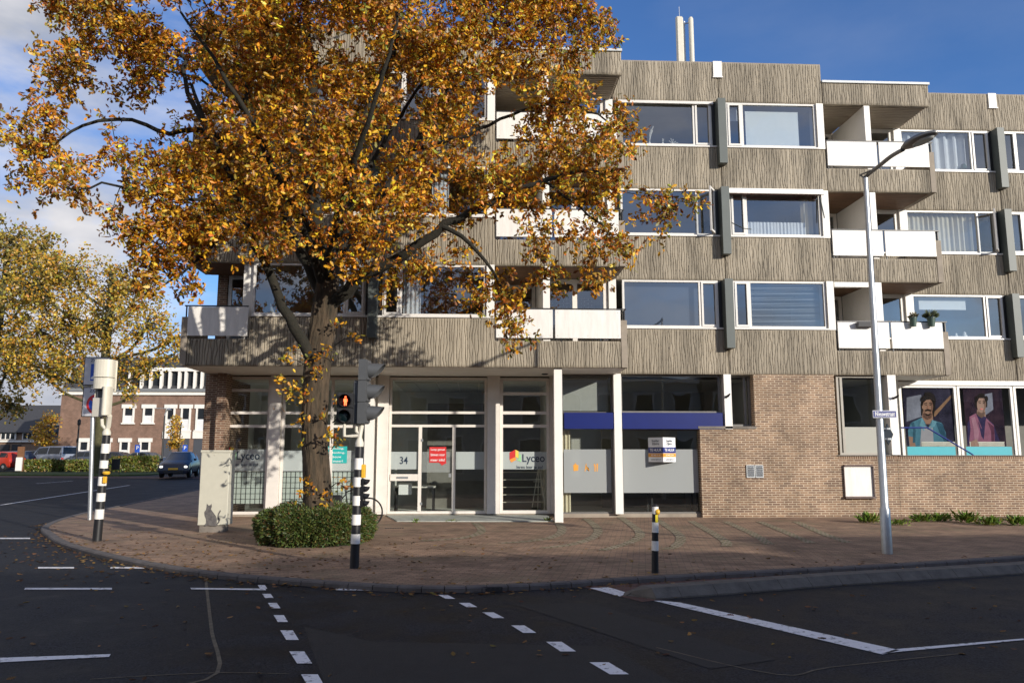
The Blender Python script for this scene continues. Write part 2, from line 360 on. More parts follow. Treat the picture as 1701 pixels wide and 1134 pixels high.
# ------------------------------------------------------------------ ground
ROADZ = -.06
def strip(mb, pts, wid, z=None, zf=None):
    """flat band along ground points"""
    P = [Vector((p[0],p[1],0)) for p in pts]; n = len(P); Lf = []; Rt = []
    for i in range(n):
        t = (P[min(i+1,n-1)]-P[max(i-1,0)]).normalized(); q = Vector((-t.y,t.x,0))*wid/2
        Lf.append(P[i]+q); Rt.append(P[i]-q)
    for i in range(n-1):
        c = [Rt[i],Rt[i+1],Lf[i+1],Lf[i]]
        mb.quad(*[(p.x,p.y,(zf(p.y) if zf else 0)+(z or 0)) for p in c])
def G(px, py, z=0):
    q = UN(px, py, Z=z); return (q.x, q.y)
def smooth_poly(pts, k=5):
    P = [Vector((*p,0)) for p in pts]; o = []
    for i in range(len(P)-1):
        a, b, c, d = P[max(i-1,0)], P[i], P[i+1], P[min(i+2,len(P)-1)]
        for j in range(k):
            t = j/k; o.append((b*2+(c-a)*t+(a*2-b*5+c*4-d)*t*t+(b*3-a-c*3+d)*t**3)*.5)
    o.append(P[-1]); return [(p.x,p.y) for p in o]
# road: one sheet out to the horizon, gently rising beyond the corner
m = MB(); xs = [-900,-300,-120,-60,-30,-12,0,12,30,60,120,300,900]; ys = [-900,-200,-60,-20,0,10,20,27,40,55,70,90,140,300,900]
for i in range(len(xs)-1):
    for j in range(len(ys)-1):
        m.quad(*[(x,y,ROADZ+terr(y)) for x,y in ((xs[i],ys[j]),(xs[i+1],ys[j]),(xs[i+1],ys[j+1]),(xs[i],ys[j+1]))])
struct(m.build('road', ASPH))
kerb_px = [(80,890),(110,905),(200,928),(330,950),(500,965),(700,976),(880,972),(1060,961),(1300,948),(1500,938),(1701,925)]
side_pts = [(-13.6,60),(-12.9,42),(-12.53,36.9),(-11.9,28),(-11.43,23.7),(-10.4,19.9)]
kerb = smooth_poly(side_pts+[G(*k) for k in kerb_px]+[(14,14.6),(20,16.6),(34,21)], 5)
def offset_line(pts, d):
    P = [Vector((*p,0)) for p in pts]; o = []
    for i in range(len(P)):
        t = (P[min(i+1,len(P)-1)]-P[max(i-1,0)]).normalized(); o.append((P[i].x-t.y*d, P[i].y+t.x*d))
    return o
inner = offset_line(kerb, .16)
m = MB()   # pavement surface
from mathutils.geometry import tessellate_polygon
pts = [(x,y,terr(y)) for x,y in inner]+[(34,26.9,0),(8,26.9,0),(-6.5,26.9,0),(-6.5,40,terr(40)),(-6.5,60,terr(60))]
m.add(pts, [tuple(t) for t in tessellate_polygon([[Vector((p[0],p[1],0)) for p in pts]])])
for k, f in enumerate(m.f):   # all faces up
    A, B, D = (Vector(m.v[i]) for i in f)
    if (B-A).cross(D-A).z < 0: m.f[k] = f[::-1]
struct(m.build('pavement', PAVE))
m = MB()   # kerb stones with joints
acc = 0; seg = []
def kerb_run(line, inn, z1, gap=1.0):
    for i in range(len(line)-1):
        a, b, c, d = line[i], line[i+1], inn[i+1], inn[i]
        L_ = math.dist(a, b); k = max(1, round(L_/gap))
        for j in range(k):
            t0, t1 = j/k+.006/L_, (j+1)/k-.006/L_
            lp = lambda p, q, t: (p[0]+(q[0]-p[0])*t, p[1]+(q[1]-p[1])*t)
            A, B, Cc, D = lp(a,b,t0), lp(a,b,t1), lp(d,c,t1), lp(d,c,t0)
            zz = terr(A[1]); zt = zz+z1; zb = zz+ROADZ-.05
            A2, B2 = lp(A,D,.12), lp(B,Cc,.12)
            vs = [(*A,zb),(*B,zb),(*B,zt-.02),(*A,zt-.02),(*A2,zt),(*B2,zt),(*Cc,zt),(*D,zt),(*D,zb),(*Cc,zb)]
            m.add(vs, [(0,1,2,3),(3,2,5,4),(4,5,6,7),(7,6,9,8),(1,9,6,5,2),(0,3,4,7,8)])
kerb_run(kerb, inner, .012, .9)
struct(m.build('kerb', KERBD))
# reddish cycle path between the kerb and the low divider
m = MB(); q = smooth_poly([G(1010,985,ROADZ),G(1200,966,ROADZ),G(1450,952,ROADZ),G(1701,933,ROADZ),(16,15.2)], 4)
strip(m, [(x,y-.02) for x,y in q], 1.35, ROADZ+.004); struct(m.build('cycle_path', PATHM))
# low concrete divider with a sloping nose
dv = smooth_poly([G(1090,996,ROADZ),G(1250,984,ROADZ),G(1400,972,ROADZ),G(1550,963,ROADZ),G(1701,953,ROADZ),(12.5,13.05),(20,15.3)], 3)
dvi = offset_line(dv, .34)
m = MB(); nose = G(1033,990,ROADZ)
for i in range(len(dv)-1):
    lp = lambda p, q, t: (p[0]+(q[0]-p[0])*t, p[1]+(q[1]-p[1])*t)
    n = max(1, round(math.dist(dv[i],dv[i+1])/.85))
    for j in range(n):
        a, b, d, c = lp(dv[i],dv[i+1],j/n+.006), lp(dv[i],dv[i+1],(j+1)/n-.006), lp(dvi[i],dvi[i+1],j/n+.006), lp(dvi[i],dvi[i+1],(j+1)/n-.006)
        a1, b1 = lp(a,d,.32), lp(b,c,.32); zb, zt = ROADZ-.02, ROADZ+.125
        m.add([(*a,zb),(*b,zb),(*b,zb+.04),(*a,zb+.04),(*a1,zt),(*b1,zt),(*c,zt),(*d,zt),(*d,zb),(*c,zb)],
              [(0,1,2,3),(3,2,5,4),(4,5,6,7),(7,6,9,8),(1,9,6,5,2),(0,3,4,7,8)])
a, d = dv[0], dvi[0]; a1 = (a[0]+(d[0]-a[0])*.32, a[1]+(d[1]-a[1])*.32); zb, zt = ROADZ-.02, ROADZ+.125
m.add([(*a,zb),(*a,zb+.04),(*a1,zt),(*d,zt),(*d,zb),(nose[0],nose[1],zb),(nose[0]+.05,nose[1]+.1,zb+.05)], [(0,1,6,5),(1,2,6),(2,3,6),(3,4,5,6)])
struct(m.build('divider_kerb', M('shaded_kerb', (.13,.115,.1), .9, .4, 4, .3, 30)))  # kerb concrete darkened in colour for the shade the divider lies in
# painted markings
mk = MB(); ZL = ROADZ+.006
def mark(pxs):
    mk.poly([(*G(x,y,ZL+terr(G(x,y,ZL)[1])), ZL+terr(G(x,y,ZL)[1])) for x,y in pxs])
for a in [((63,943.5),(123,943.5),(123,941),(63,941)),((183,943.5),(240,943.5),(238,941),(184,941)),((40,978.5),(186,978.5),(186,975.5),(42,975.5)),
          ((318,978),(442,979.5),(441,977),(316,975.5)),((558,979.5),(669,980),(668,977.5),(557,977)),((0,894.5),(50,894.5),(50,892.5),(0,892.5)),
          ((0,1099),(181,1090),(184,1085.5),(0,1091.5)),
          ((1086,997),(1100,997),(1130,1000),(1495,1079),(1466,1086)),((1462,1085.5),(1488,1082),(1701,1062),(1701,1059.5),(1490,1077)),
          ((980,976),(1012,974.5),(1042,984),(1030,990))]: mark(a)
for (x,y,wd,h,sk) in [(436,974,12,6,4),(445,989,14,7,5),(455.5,1005,15,9,6),(466.5,1026.5,17,11.5,7),(481,1054,21,16,10),(499.5,1091,25,20,13),(521,1131,28,24,14)]:
    mark([(x-wd/2-sk/2+sk,y+h/2),(x+wd/2-sk/2+sk,y+h/2),(x+wd/2-sk/2,y-h/2),(x-wd/2-sk/2,y-h/2)])
for (x,y,wd,h,sk) in [(742,990.5,16,6.5,13),(777.5,1004,18,7,13),(819.5,1021,19,9.5,18),(870,1044,22,12.5,20),(932,1073,26,16,24),(1012,1109,32,20,34)]:
    mark([(x-wd/2+sk/2,y+h/2),(x+wd/2+sk/2,y+h/2),(x+wd/2-sk/2,y-h/2),(x-wd/2-sk/2,y-h/2)])
struct(mk.build('road_marking', LINE))
m = MB()
for (p, q) in (((0,834.5),(215,806.5)),((60,806),(120,801))):
    a, b = UN(*p, Z=.05), UN(*q, Z=.1); strip(m, [(a.x,a.y),((a.x+b.x)/2,(a.y+b.y)/2),(b.x,b.y)], .12, ROADZ+.012, terr)
struct(m.build('lane_line', LINE))
PATCH = M('asphalt_repair', (.009,.0095,.0115), .8, .4, 6, .3, 80)
m = MB(); m.poly([(*G(x,y,ROADZ+.003), ROADZ+.003) for x,y in ((505,1040),(620,1065),(1010,1072),(1120,1134),(540,1140))]); struct(m.build('asphalt_patch', PATCH))
m = MB(); m.poly([(*G(x,y,ROADZ+.003), ROADZ+.003) for x,y in ((855,1003),(980,1000),(1290,1095),(1180,1110))]); struct(m.build('asphalt_patch', PATCH))
SEAM = M('sand_filled_seam', (.14,.115,.08), .95, .5, 12)
m = MB(); strip(m, smooth_poly([G(341,957,ROADZ),G(346,1000,ROADZ),G(352,1050,ROADZ),G(361,1117,ROADZ),(-2.4,6.4)], 4), .035, ROADZ+.003); strip(m, smooth_poly([G(150,1128,ROADZ),G(250,1122,ROADZ),G(370,1117,ROADZ),G(480,1119,ROADZ)], 4), .015, ROADZ+.004); strip(m, smooth_poly([G(1090,1075,ROADZ),G(1290,1120,ROADZ),G(1380,1108,ROADZ),G(1600,1085,ROADZ)], 4), .02, ROADZ+.004); struct(m.build('road_seam', SEAM))
# cobbled arcs in the paving
m = MB()
for arc in ([(925,866),(934,880),(920,891),(885,898),(830,902)],[(973,861),(993,878),(985,892),(950,904),(900,910)],[(1030,858),(1062,883),(1050,899),(1000,914)],
            [(1090,862),(1128,888),(1125,905),(1105,912)],[(1148,865),(1200,895),(1207,907)],[(1205,866),(1250,886),(1278,904)],[(1262,866),(1320,890),(1348,902)],[(1322,866),(1370,887),(1408,901)],
            [(790,868),(800,882),(770,893),(700,898)]):
    strip(m, smooth_poly([G(*p) for p in arc], 6), .2, .006)
struct(m.build('cobble_band', COBB))
m = MB(); x0, x1 = X_(640,850,22.4), X_(917,850,20.4)
m.prism([(x0,22.55),(x1+.05,22.55),(x1+.05,20.35),(x0+.5,20.6),(x0+.3,21.4)], -.02, .025, 'z'); struct(m.build('doorstep', M('pale_paving_slab', (.4,.42,.38), .8, .3, 3, .15, 30)))
# far side of the street: brick strip, verge
m = MB(); strip(m, [(-60,57),(-26,52.2),(-15,50.5),(-13.5,56)], 3.0, ROADZ+.02, terr); struct(m.build('far_footpath', PATHM))
m = MB(); m.prism([(-70,60.5),(-23.5,53.8),(-22.2,55.6),(-22,62),(-70,72)], .1, .36, 'z'); struct(m.build('grass_verge', GRASS))

# ------------------------------------------------------------------ apartment building
YA, YB, YC = 20.03, 21.57, 23.22
SILL, HEAD, SOF, PAR = [5.18, 7.86, 10.54], [6.59, 9.28, 11.95], 3.91, 13.18
bld = thing('apartment_building', 'stepped brown apartment block with ribbed concrete bands, white balconies and ground floor shops', 'building', (3, 22, 0))
def vnoise(x, y, s):
    xi, yi = np.floor(x), np.floor(y); xf, yf = x-xi, y-yi; xf = xf*xf*(3-2*xf); yf = yf*yf*(3-2*yf)
    h = lambda a, b: np.modf(np.abs(np.sin(a*127.1+b*311.7+s*74.7)*43758.5453))[0]
    return (h(xi,yi)*(1-xf)+h(xi+1,yi)*xf)*(1-yf)+(h(xi,yi+1)*(1-xf)+h(xi+1,yi+1)*xf)*yf
def band(x0, x1, z0, z1, Y, name='concrete_band', depth=.16, mat=None):
    """precast slab whose face carries upright, jogging ribs"""
    nx, nz_ = max(2, int((x1-x0)/.0095)), max(2, int((z1-z0)/.032))
    xs, zs = np.linspace(x0, x1, nx+1), np.linspace(z0, z1, nz_+1); X, Zz = np.meshgrid(xs, zs)
    u = X/.068 + .5*vnoise(X*.7+3, Zz*1.3+Y, 1); k0 = np.floor(u)
    def edge_off(k):
        q = Zz*3.4+np.abs(np.sin(k*12.9898)*43.7); v = vnoise(k*1.0+.5, q, 4); v2 = vnoise(k*1.0+.5, Zz*13, 8)
        v = np.clip((v-.5)*2.6+.5, 0, 1); return (v-.5)*.54+(v2-.5)*.14
    dl = np.full(X.shape, 9.); dr = np.full(X.shape, 9.); rid = k0.copy()
    for j in (-1, 0, 1, 2):
        e = k0+j+edge_off(k0+j); dd = u-e
        ins = (dd >= 0) & (dd < dl); rid = np.where(ins, k0+j, rid); dl = np.where(dd >= 0, np.minimum(dl, dd), dl); dr = np.where(dd < 0, np.minimum(dr, -dd), dr)
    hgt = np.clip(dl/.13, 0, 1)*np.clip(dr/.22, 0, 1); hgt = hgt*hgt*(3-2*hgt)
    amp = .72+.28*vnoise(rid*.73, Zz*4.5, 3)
    edge = np.minimum(np.clip((X-x0)/.02, 0, 1), np.clip((x1-X)/.02, 0, 1))*np.minimum(np.clip((Zz-z0)/.02, 0, 1), np.clip((z1-Zz)/.02, 0, 1))
    Yy = Y+.034-.034*hgt*amp*edge
    V = np.stack([X, Yy, Zz], -1).reshape(-1, 3); n = nx+1
    i, j = np.meshgrid(np.arange(nx), np.arange(nz_)); a = (j*n+i).ravel(); F = np.stack([a, a+1, a+n+1, a+n], -1)
    # back body
    o = len(V); yf, yb = Y+.034, Y+depth
    V = np.vstack([V, [(x0,yf,z0),(x1,yf,z0),(x1,yb,z0),(x0,yb,z0),(x0,yf,z1),(x1,yf,z1),(x1,yb,z1),(x0,yb,z1)]])
    F = np.vstack([F, np.array([(0,3,2,1),(4,5,6,7),(1,2,6,5),(2,3,7,6),(3,0,4,7)])+o])
    soil = np.concatenate([(hgt*amp).ravel(), np.ones(8)])  # rib relief as tone, low values take the painted groove shade and dirt
    return npmesh(name, V, F, mat or CONC, bld, col=np.c_[soil, soil, soil, np.ones(len(soil))])  # soil here is the rib tone for painted groove shade and some dirt
def window(x0, x1, z0, z1, Y, mull=(), trans=(), fr=.055, d=.08, fm=None, gm=None, name='window', sash=(), pane=True):
    """frame mesh of butted bars with the glass as its own sub-part"""
    m = MB(); y0, y1 = Y, Y+d
    m.box(x0, x1, y0, y1, z0, z0+fr); m.box(x0, x1, y0, y1, z1-fr, z1)
    m.box(x0, x0+fr, y0, y1, z0+fr, z1-fr); m.box(x1-fr, x1, y0, y1, z0+fr, z1-fr)
    mx = sorted(mull)
    for x in mx: m.box(x-fr*.55, x+fr*.55, y0+.004, y1-.004, z0+fr, z1-fr)
    for t in trans:
        xa, xb, z = t if len(t) == 3 else (x0+fr, x1-fr, t[0])
        m.box(xa, xb, y0+.008, y1-.008, z-fr*.5, z+fr*.5)
    for xa, xb in sash:   # raised opening lights
        ya, yb, f = y0-.022, y0+.03, .055
        za, zb = z0+fr*.6, z1-fr*.6
        m.box(xa, xb, ya, yb, za, za+f); m.box(xa, xb, ya, yb, zb-f, zb); m.box(xa, xa+f, ya, yb, za+f, zb-f); m.box(xb-f, xb, ya, yb, za+f, zb-f)
    w_ = m.build(name, fm or FRAME, bld)
    if pane:
        g = MB(); g.quad((x0+.02,Y+d*.55,z0+.02),(x1-.02,Y+d*.55,z0+.02),(x1-.02,Y+d*.55,z1-.02),(x0+.02,Y+d*.55,z1-.02)); g.build('pane', gm or GLASS, w_)
    return w_
def room(x0, x1, y0, y1, z0, z1, mat, name='interior'):
    m = MB(); a = [(x0,y0,z0),(x1,y0,z0),(x1,y1,z0),(x0,y1,z0),(x0,y0,z1),(x1,y0,z1),(x1,y1,z1),(x0,y1,z1)]
    m.add(a, [(0,1,2,3),(7,6,5,4),(1,5,6,2),(2,6,7,3),(3,7,4,0)]); return m.build(name, mat, bld)
def bx(name, mat, x0, x1, y0, y1, z0, z1, parent=None):
    return MB().box(x0,x1,y0,y1,z0,z1).build(name, mat, parent or bld)
def slats(x0, x1, y0, y1, z, mat):
    m = MB(); n = max(3, int((y1-y0)/.11)); s = (y1-y0)/n
    m.box(x0, x1, y0, y1, z+.02, z+.05)
    for i in range(n): m.box(x0, x1, y0+i*s+.014, y0+(i+1)*s-.014, z-.012, z+.019)
    return m.build('slatted_soffit', mat, bld)
def vent_rail(x0, x1, Y, z):
    m = MB(); m.box(x0, x1, Y-.012, Y+.022, z, z+.03)
    for x in (x0+.04, (x0+x1)/2, x1-.04): m.box(x-.015, x+.015, Y+.014, Y+.04, z-.85, z)
    return m.build('railing', DARK, bld)
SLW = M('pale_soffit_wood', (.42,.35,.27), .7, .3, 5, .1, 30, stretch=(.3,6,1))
def balcony(x0, x1, xm, Y, Yn, f, full=True, xd=None):
    base = (SOF, HEAD[0], HEAD[1])[f]; sill = SILL[f]
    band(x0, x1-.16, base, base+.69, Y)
    bx('return_wall', CONCP, x1-.155, x1, Y+.0, Yn-.01, base+.005, sill-.03)
    bx('balcony_floor', CONCP, x0+.005, x1-.16, Y+.165, Yn-.01, base+.06, base+.3)
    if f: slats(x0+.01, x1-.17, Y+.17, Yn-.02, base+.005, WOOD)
    xs = [x0+.03] + ([xm-.03, xm+.03] if xm else []) + [x1-.17]
    for i in range(0, len(xs), 2):
        p = MB(); p.cbox(xs[i], xs[i+1], Y-.03, Y+.0, base+.755, base+1.50, .006); p.mi = 1
        for bx2 in (xs[i]+.07, (xs[i]+xs[i+1])/2, xs[i+1]-.07):
            for bz in (base+.82, base+1.43): p.lathe((bx2,Y-.036,bz), [(.008,0),(.011,.005)], 8, axis='y')
        p.build('balcony_panel', [PANEL, STEEL], bld)
    vent_rail(x0+.03, x1-.02, Y, base+1.512)
    m = MB(); m.tube([(x1-.03,Y-.01,base+1.53),(x1-.03,Y+.8,base+1.53)], .018, 6); m.tube([(x1-.08,Y+.06,sill-.03),(x1-.08,Y+.06,base+1.5)], .02, 6); m.build('railing_end', DARK, bld)
def section(dx, Y, Yn, x_start, wall0, f_open=(), xend=None):
    pil = 7.08+dx
    for lv in range(4):
        z0 = (SOF, HEAD[0], HEAD[1], HEAD[2])[lv]; z1 = (SILL+[PAR])[lv]
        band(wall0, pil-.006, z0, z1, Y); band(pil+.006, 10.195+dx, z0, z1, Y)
    for f in range(3):
        s, h = SILL[f], HEAD[f]
        room(wall0+.02, 10.0+dx, Y+.17, Y+4.2, s-.9, h+.02, ROOMW)
        bx('window_sill', FRAME, wall0+.05, 9.98+dx, Y-.02, Y+.12, s+.001, s+.045)
        bx('pilaster', PILAS, pil-.115, pil+.115, Y-.26, Y+.07, s-.56, h-.01)
        bx('mullion_panel', DARK, pil-.2, pil+.2, Y+.075, Y+.15, s+.05, h)
    return pil
# -- section A (left, nearest)
dA, dC = -9.72, 9.47
wa = -5.78
section(dA, YA, YB, -7.46, wa); section(0, YB, YC, 3.92, 3.93); section(dC, YC, YC+1.6, 13.46, 12.0)
for f in range(3):
    s, h = SILL[f]+.05, HEAD[f]-.005
    # A
    window(wa+.05, 6.86+dA, s, h, YA+.05, (6.33+dA,), sash=((6.37+dA, 6.82+dA),)); window(7.3+dA, 9.97+dA, s, h, YA+.05, (7.77+dA,), sash=((7.34+dA,7.73+dA),))
    bx('balcony_post', WHITE, 9.985+dA, 10.19+dA, YA-.012, YA+.5, SILL[f]+.001, HEAD[f]-.002)
    balcony(10.2+dA, 3.92, 11.73+dA, YA, YB, f)
    bx('divider_wall', WHITE, 11.46+dA, 11.64+dA, YA+.06, YB+.9, (SOF,*HEAD)[f]+.31, HEAD[f]-.002)
    bx('loggia_side_wall', WHITE, 10.0+dA, 10.19+dA, YA+.51, YB+1.0, (SOF,*HEAD)[f]+.31, HEAD[f]-.002)
    zf = (SOF,*HEAD)[f]+.31
    window(10.2+dA, 11.44+dA, zf, h, YB+.9, (10.85+dA,), fr=.1, name='balcony_door'); window(11.66+dA, 3.70, zf, h, YB+.06, (2.77,), fr=.12, name='balcony_door', fm=CREAMF)
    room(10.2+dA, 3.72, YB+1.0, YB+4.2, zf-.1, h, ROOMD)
    bx('balcony_post', WHITE, 3.72, 3.93, YB-.014, YB+.3, SILL[f]+.001, HEAD[f]-.002)
    # A, left corner balcony
    base = (SOF,*HEAD)[f]
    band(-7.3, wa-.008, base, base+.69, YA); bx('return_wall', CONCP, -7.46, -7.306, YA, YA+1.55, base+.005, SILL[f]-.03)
    bx('balcony_floor', CONCP, -7.3, wa-.01, YA+.165, YA+1.55, base+.06, base+.3)
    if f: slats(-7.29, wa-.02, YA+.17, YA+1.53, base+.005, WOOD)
    p = MB(); p.cbox(-7.30, wa-.02, YA-.03, YA, base+.755, base+1.5, .006); p.build('balcony_panel', PANEL, bld)
    vent_rail(-7.4, wa-.02, YA, base+1.512)
    bx('corner_brickwork', BRICKD, -7.12, -6.86, YA+1.56, YA+1.9, zf, HEAD[f]+.02)
    window(-6.84, wa-.24, zf, h, YA+1.6, fr=.09, name='balcony_door'); bx('balcony_post', WHITE, wa-.23, wa+.02, YA+.17, YA+1.9, zf, HEAD[f]-.002)
    room(-6.84, wa-.05, YA+1.75, YA+4, zf, h, ROOMD)
    # B
    w1 = window(4.12, 6.86, s, h, YB+.05, (6.33,), sash=(() if f == 1 else ((6.37,6.82),))); window(7.3, 9.97, s, h, YB+.05, (7.77,), sash=((7.34,7.73),))
    bx('balcony_post', WHITE, 9.985, 10.19, YB-.012, YB+.5, SILL[f]+.001, HEAD[f]-.002)
    balcony(10.2, 13.45, 11.75, YB, YC, f)
    bx('divider_wall', WHITE, 11.46, 11.63, YB+.06, YC+.5, zf, HEAD[f]-.002)
    bx('loggia_side_wall', WHITE, 10.0, 10.19, YB+.51, YC+1, zf, HEAD[f]-.002)
    window(10.2, 11.44, zf, h, YC+.5, (10.8,), fr=.1, name='balcony_door', fm=CREAMF); window(11.65, 13.2, zf, h, YC+.06, (12.45,), fr=.11, name='balcony_door', fm=CREAMF)
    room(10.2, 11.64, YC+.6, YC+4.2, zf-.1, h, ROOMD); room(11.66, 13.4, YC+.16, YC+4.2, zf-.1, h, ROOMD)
    bx('balcony_post', WHITE, 13.21, 13.42, YC-.014, YC+.3, SILL[f]+.001, HEAD[f]-.002)
    # C
    window(13.44, 16.33, s, h, YC+.05, (15.75,), sash=(() if f == 1 else ((15.79,16.29),))); window(7.3+dC, 9.97+dC, s, h, YC+.05, (7.77+dC,), sash=((7.34+dC,7.73+dC),))
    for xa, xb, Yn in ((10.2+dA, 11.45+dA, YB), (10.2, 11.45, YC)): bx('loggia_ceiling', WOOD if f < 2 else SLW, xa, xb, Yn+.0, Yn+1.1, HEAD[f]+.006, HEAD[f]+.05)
# the open casements on the middle floor
def open_sash(xh, Y, z0, z1, wid, ang):
    d = Vector((-math.cos(ang), -math.sin(ang), 0)); n = Vector((-d.y, d.x, 0))*.045
    m = MB(); h0 = Vector((xh, Y-.02, 0)); f = .06
    def bar(a, b, za, zb):
        p, q = h0+d*a, h0+d*b
        m.add([(v.x,v.y,z) for z in (za,zb) for v in (p, q, q+n, p+n)], [(0,3,2,1),(4,5,6,7),(0,1,5,4),(1,2,6,5),(2,3,7,6),(3,0,4,7)])
    bar(0, wid, z0, z0+f); bar(0, wid, z1-f, z1); bar(0, f, z0+f, z1-f); bar(wid-f, wid, z0+f, z1-f)
    o = m.build('open_casement', FRAME, bld); a, b = h0+d*f+n*.5, h0+d*(wid-f)+n*.5
    MB().quad((a.x,a.y,z0+f),(b.x,b.y,z0+f),(b.x,b.y,z1-f),(a.x,a.y,z1-f)).build('pane', GLASS, o)
open_sash(6.82, YB+.05, SILL[1]+.08, HEAD[1]-.03, .45, R(58)); open_sash(16.3, YC+.05, SILL[1]+.08, HEAD[1]-.03, .48, R(52))
# balcony roofs, trims, top parapet details
for (x0, x1, Y, Yn) in ((10.2+dA, 3.92, YA, YB), (10.2, 13.45, YB, YC), (-7.46, wa-.008, YA, YA+1.6)):
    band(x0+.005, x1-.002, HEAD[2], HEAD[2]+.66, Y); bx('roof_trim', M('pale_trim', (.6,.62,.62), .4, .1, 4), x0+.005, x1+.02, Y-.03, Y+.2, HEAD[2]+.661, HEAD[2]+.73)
    bx('roof_slab', CONCP, x0+.01, x1-.002, Y+.162, Yn-.005, HEAD[2]+.06, HEAD[2]+.65)
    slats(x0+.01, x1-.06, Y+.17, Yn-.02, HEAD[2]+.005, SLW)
for dx, Y in ((0, YB), (dC, YC), (dA, YA)):
    m = MB(); m.box(6.94+dx, 7.2+dx, Y-.035, Y+.1, PAR-.47, PAR+.012); m.box(6.92+dx, 7.22+dx, Y-.05, Y-.02, PAR-.5, PAR-.47); m.build('roof_outlet', WHITE, bld)
for x0, x1, Y in ((wa, 10.19+dA, YA), (3.93, 10.19, YB), (13.46, 19.66, YC)):
    bx('coping', CONCP, x0, x1, Y+.035, Y+.3, PAR+.001, PAR+.02)
# body of the block behind the flats
bx('rear_wall', BRICKD, -7.1, 3.9, YA+4.25, 25.6, 3.95, PAR-.3); bx('rear_wall', BRICKD, 3.95, 13.4, YB+4.25, 26.2, 3.95, PAR-.3); bx('rear_wall', BRICKD, 13.45, 30, YC+4.25, 28, 3.95, PAR-.3)
bx('roof', M('roof_felt', (.08,.08,.085), .9, .3, 3), wa, 10.1+dA, YA+.31, YA+4.24, PAR-.5, PAR-.35); bx('roof', M('roof_felt_grey', (.08,.08,.085), .9, .3, 3), 3.95, 10.1, YB+.31, YB+4.24, PAR-.5, PAR-.35)
bx('side_wall', BRICKD, -7.1, -6.86, YA+1.91, YA+4.24, 0, PAR-.4)
bx('rear_wall', BRICKD, -7.1, 22, 26.5, 27, -.1, 3.9)
# ground floor soffits
m = MB(); m.box(-7.44, 3.9, YA+.165, 22.55, SOF, SOF+.12); m.build('soffit', SOFF, bld)
m = MB(); m.box(3.93, 13.44, YB+.165, YC+.0, SOF+.002, SOF+.12); m.build('soffit', SOFF, bld)
m = MB(); m.box(13.45, 22, YC+.165, YC+1, SOF+.002, SOF+.12); m.build('soffit', SOFF, bld)
# soffit downlights (two dark ones)
for px, py in ((905,621),(378,622)):
    q = UN(px, py, Z=SOF-.01); MB().lathe((q.x,q.y,SOF-.03), [(.07,0),(.09,.012),(.09,.029)], 12).build('soffit_light', DARK, bld)
# -- shop front under section A
YS = 22.45
sx = lambda px: X_(px, 740, YS)
sz = lambda py: Z_(700, py, YS)
zb, zt = .06, SOF-.002
bx('plinth', CONCP, sx(343), sx(918), YS+.02, YS+.2, -.05, zb-.003)
bx('corner_pier', BRICKD, sx(341), sx(366), YS-.25, YS+.6, -.05, SOF-.003)
bx('shop_post', CREAMF, sx(447), sx(466), YS-.13, YS+.12, zb, zt); bx('shop_post', CREAMF, sx(627), sx(645), YS-.13, YS+.12, zb, zt); bx('shop_post', WHITE, sx(609), sx(623), YS-.45, YS-.15, -.02, zt)
bx('shop_post', CREAMF, sx(809), sx(830), YS-.13, YS+.12, zb, zt)
bx('shop_post', CREAMF, sx(913.5), sx(920), YS-.05, YS+.1, zb, zt)
P1 = window(sx(366), sx(446.5), zb, zt-.04, YS, (), [(sz(649),),(sz(686),),(sz(708),)], fr=.075, d=.1, fm=CREAMF, gm=SGLASS, name='shop_window')
P2 = window(sx(466.5), sx(626.5), zb, zt-.04, YS, (sx(550),), [(sz(686),),(sz(708),)], fr=.075, d=.1, fm=CREAMF, gm=SGLASS, name='shop_window')
P3 = window(sx(645.5), sx(808.5), zb, zt-.04, YS, (), [(sz(685),),(sz(707),)], fr=.07, d=.1, fm=CREAMF, gm=SGLASS, name='shop_window')
P4 = window(sx(830.5), sx(913), zb, zt-.04, YS, (), [(sz(653),),(sz(685),),(sz(707),)], fr=.085, d=.1, fm=CREAMF, gm=SGLASS, name='shop_window')
m = MB()
for a in (698, 754): m.box(sx(a)-.045, sx(a)+.045, YS-.03, YS+.07, zb+.07, sz(709))
m.box(sx(646)+.06, sx(695), YS-.035, YS+.06, sz(798), sz(787)); m.build('door_post', CREAMF, P3)
MB().box(sx(660), sx(679), YS-.045, YS-.03, sz(794.5), sz(791)).build('letter_slot', STEEL, P3)
m = MB(); m.box(sx(700), sx(703), YS-.05, YS-.02, sz(838), sz(834)); m.box(sx(700), sx(703), YS-.05, YS-.02, sz(733), sz(729)); m.box(sx(746), sx(750), YS-.06, YS-.02, sz(792), sz(786)); m.build('door_fittings', STEEL, P3)
def film(px0, px1, py0, py1, Y, mat, parent, name='frosted_film'):
    m = MB(); x0, x1, z0, z1 = X_(px0,py1,Y), X_(px1,py1,Y), Z_((px0+px1)/2,py1,Y), Z_((px0+px1)/2,py0,Y)
    m.quad((x0,Y,z0),(x1,Y,z0),(x1,Y,z1),(x0,Y,z1)); return m.build(name, mat, parent)
FROSTG = filmmat('greenish_film', (.42,.5,.45), .78)
film(369,443,746,782,YS+.035,FROST,P1); film(369,443,783,836,YS+.037,FROSTG,P1,'green_film')
film(469,623,748,782,YS+.035,FROST,P2); film(469,623,783,836,YS+.037,FROSTG,P2,'green_film')
film(648,694,750,779,YS+.035,FROST,P3); film(701,751,750,784,YS+.033,filmmat('light_film',(.4,.43,.42),.45),P3); film(757,806,750,779,YS+.035,FROST,P3); film(834,910,750,779,YS+.035,FROST,P4)
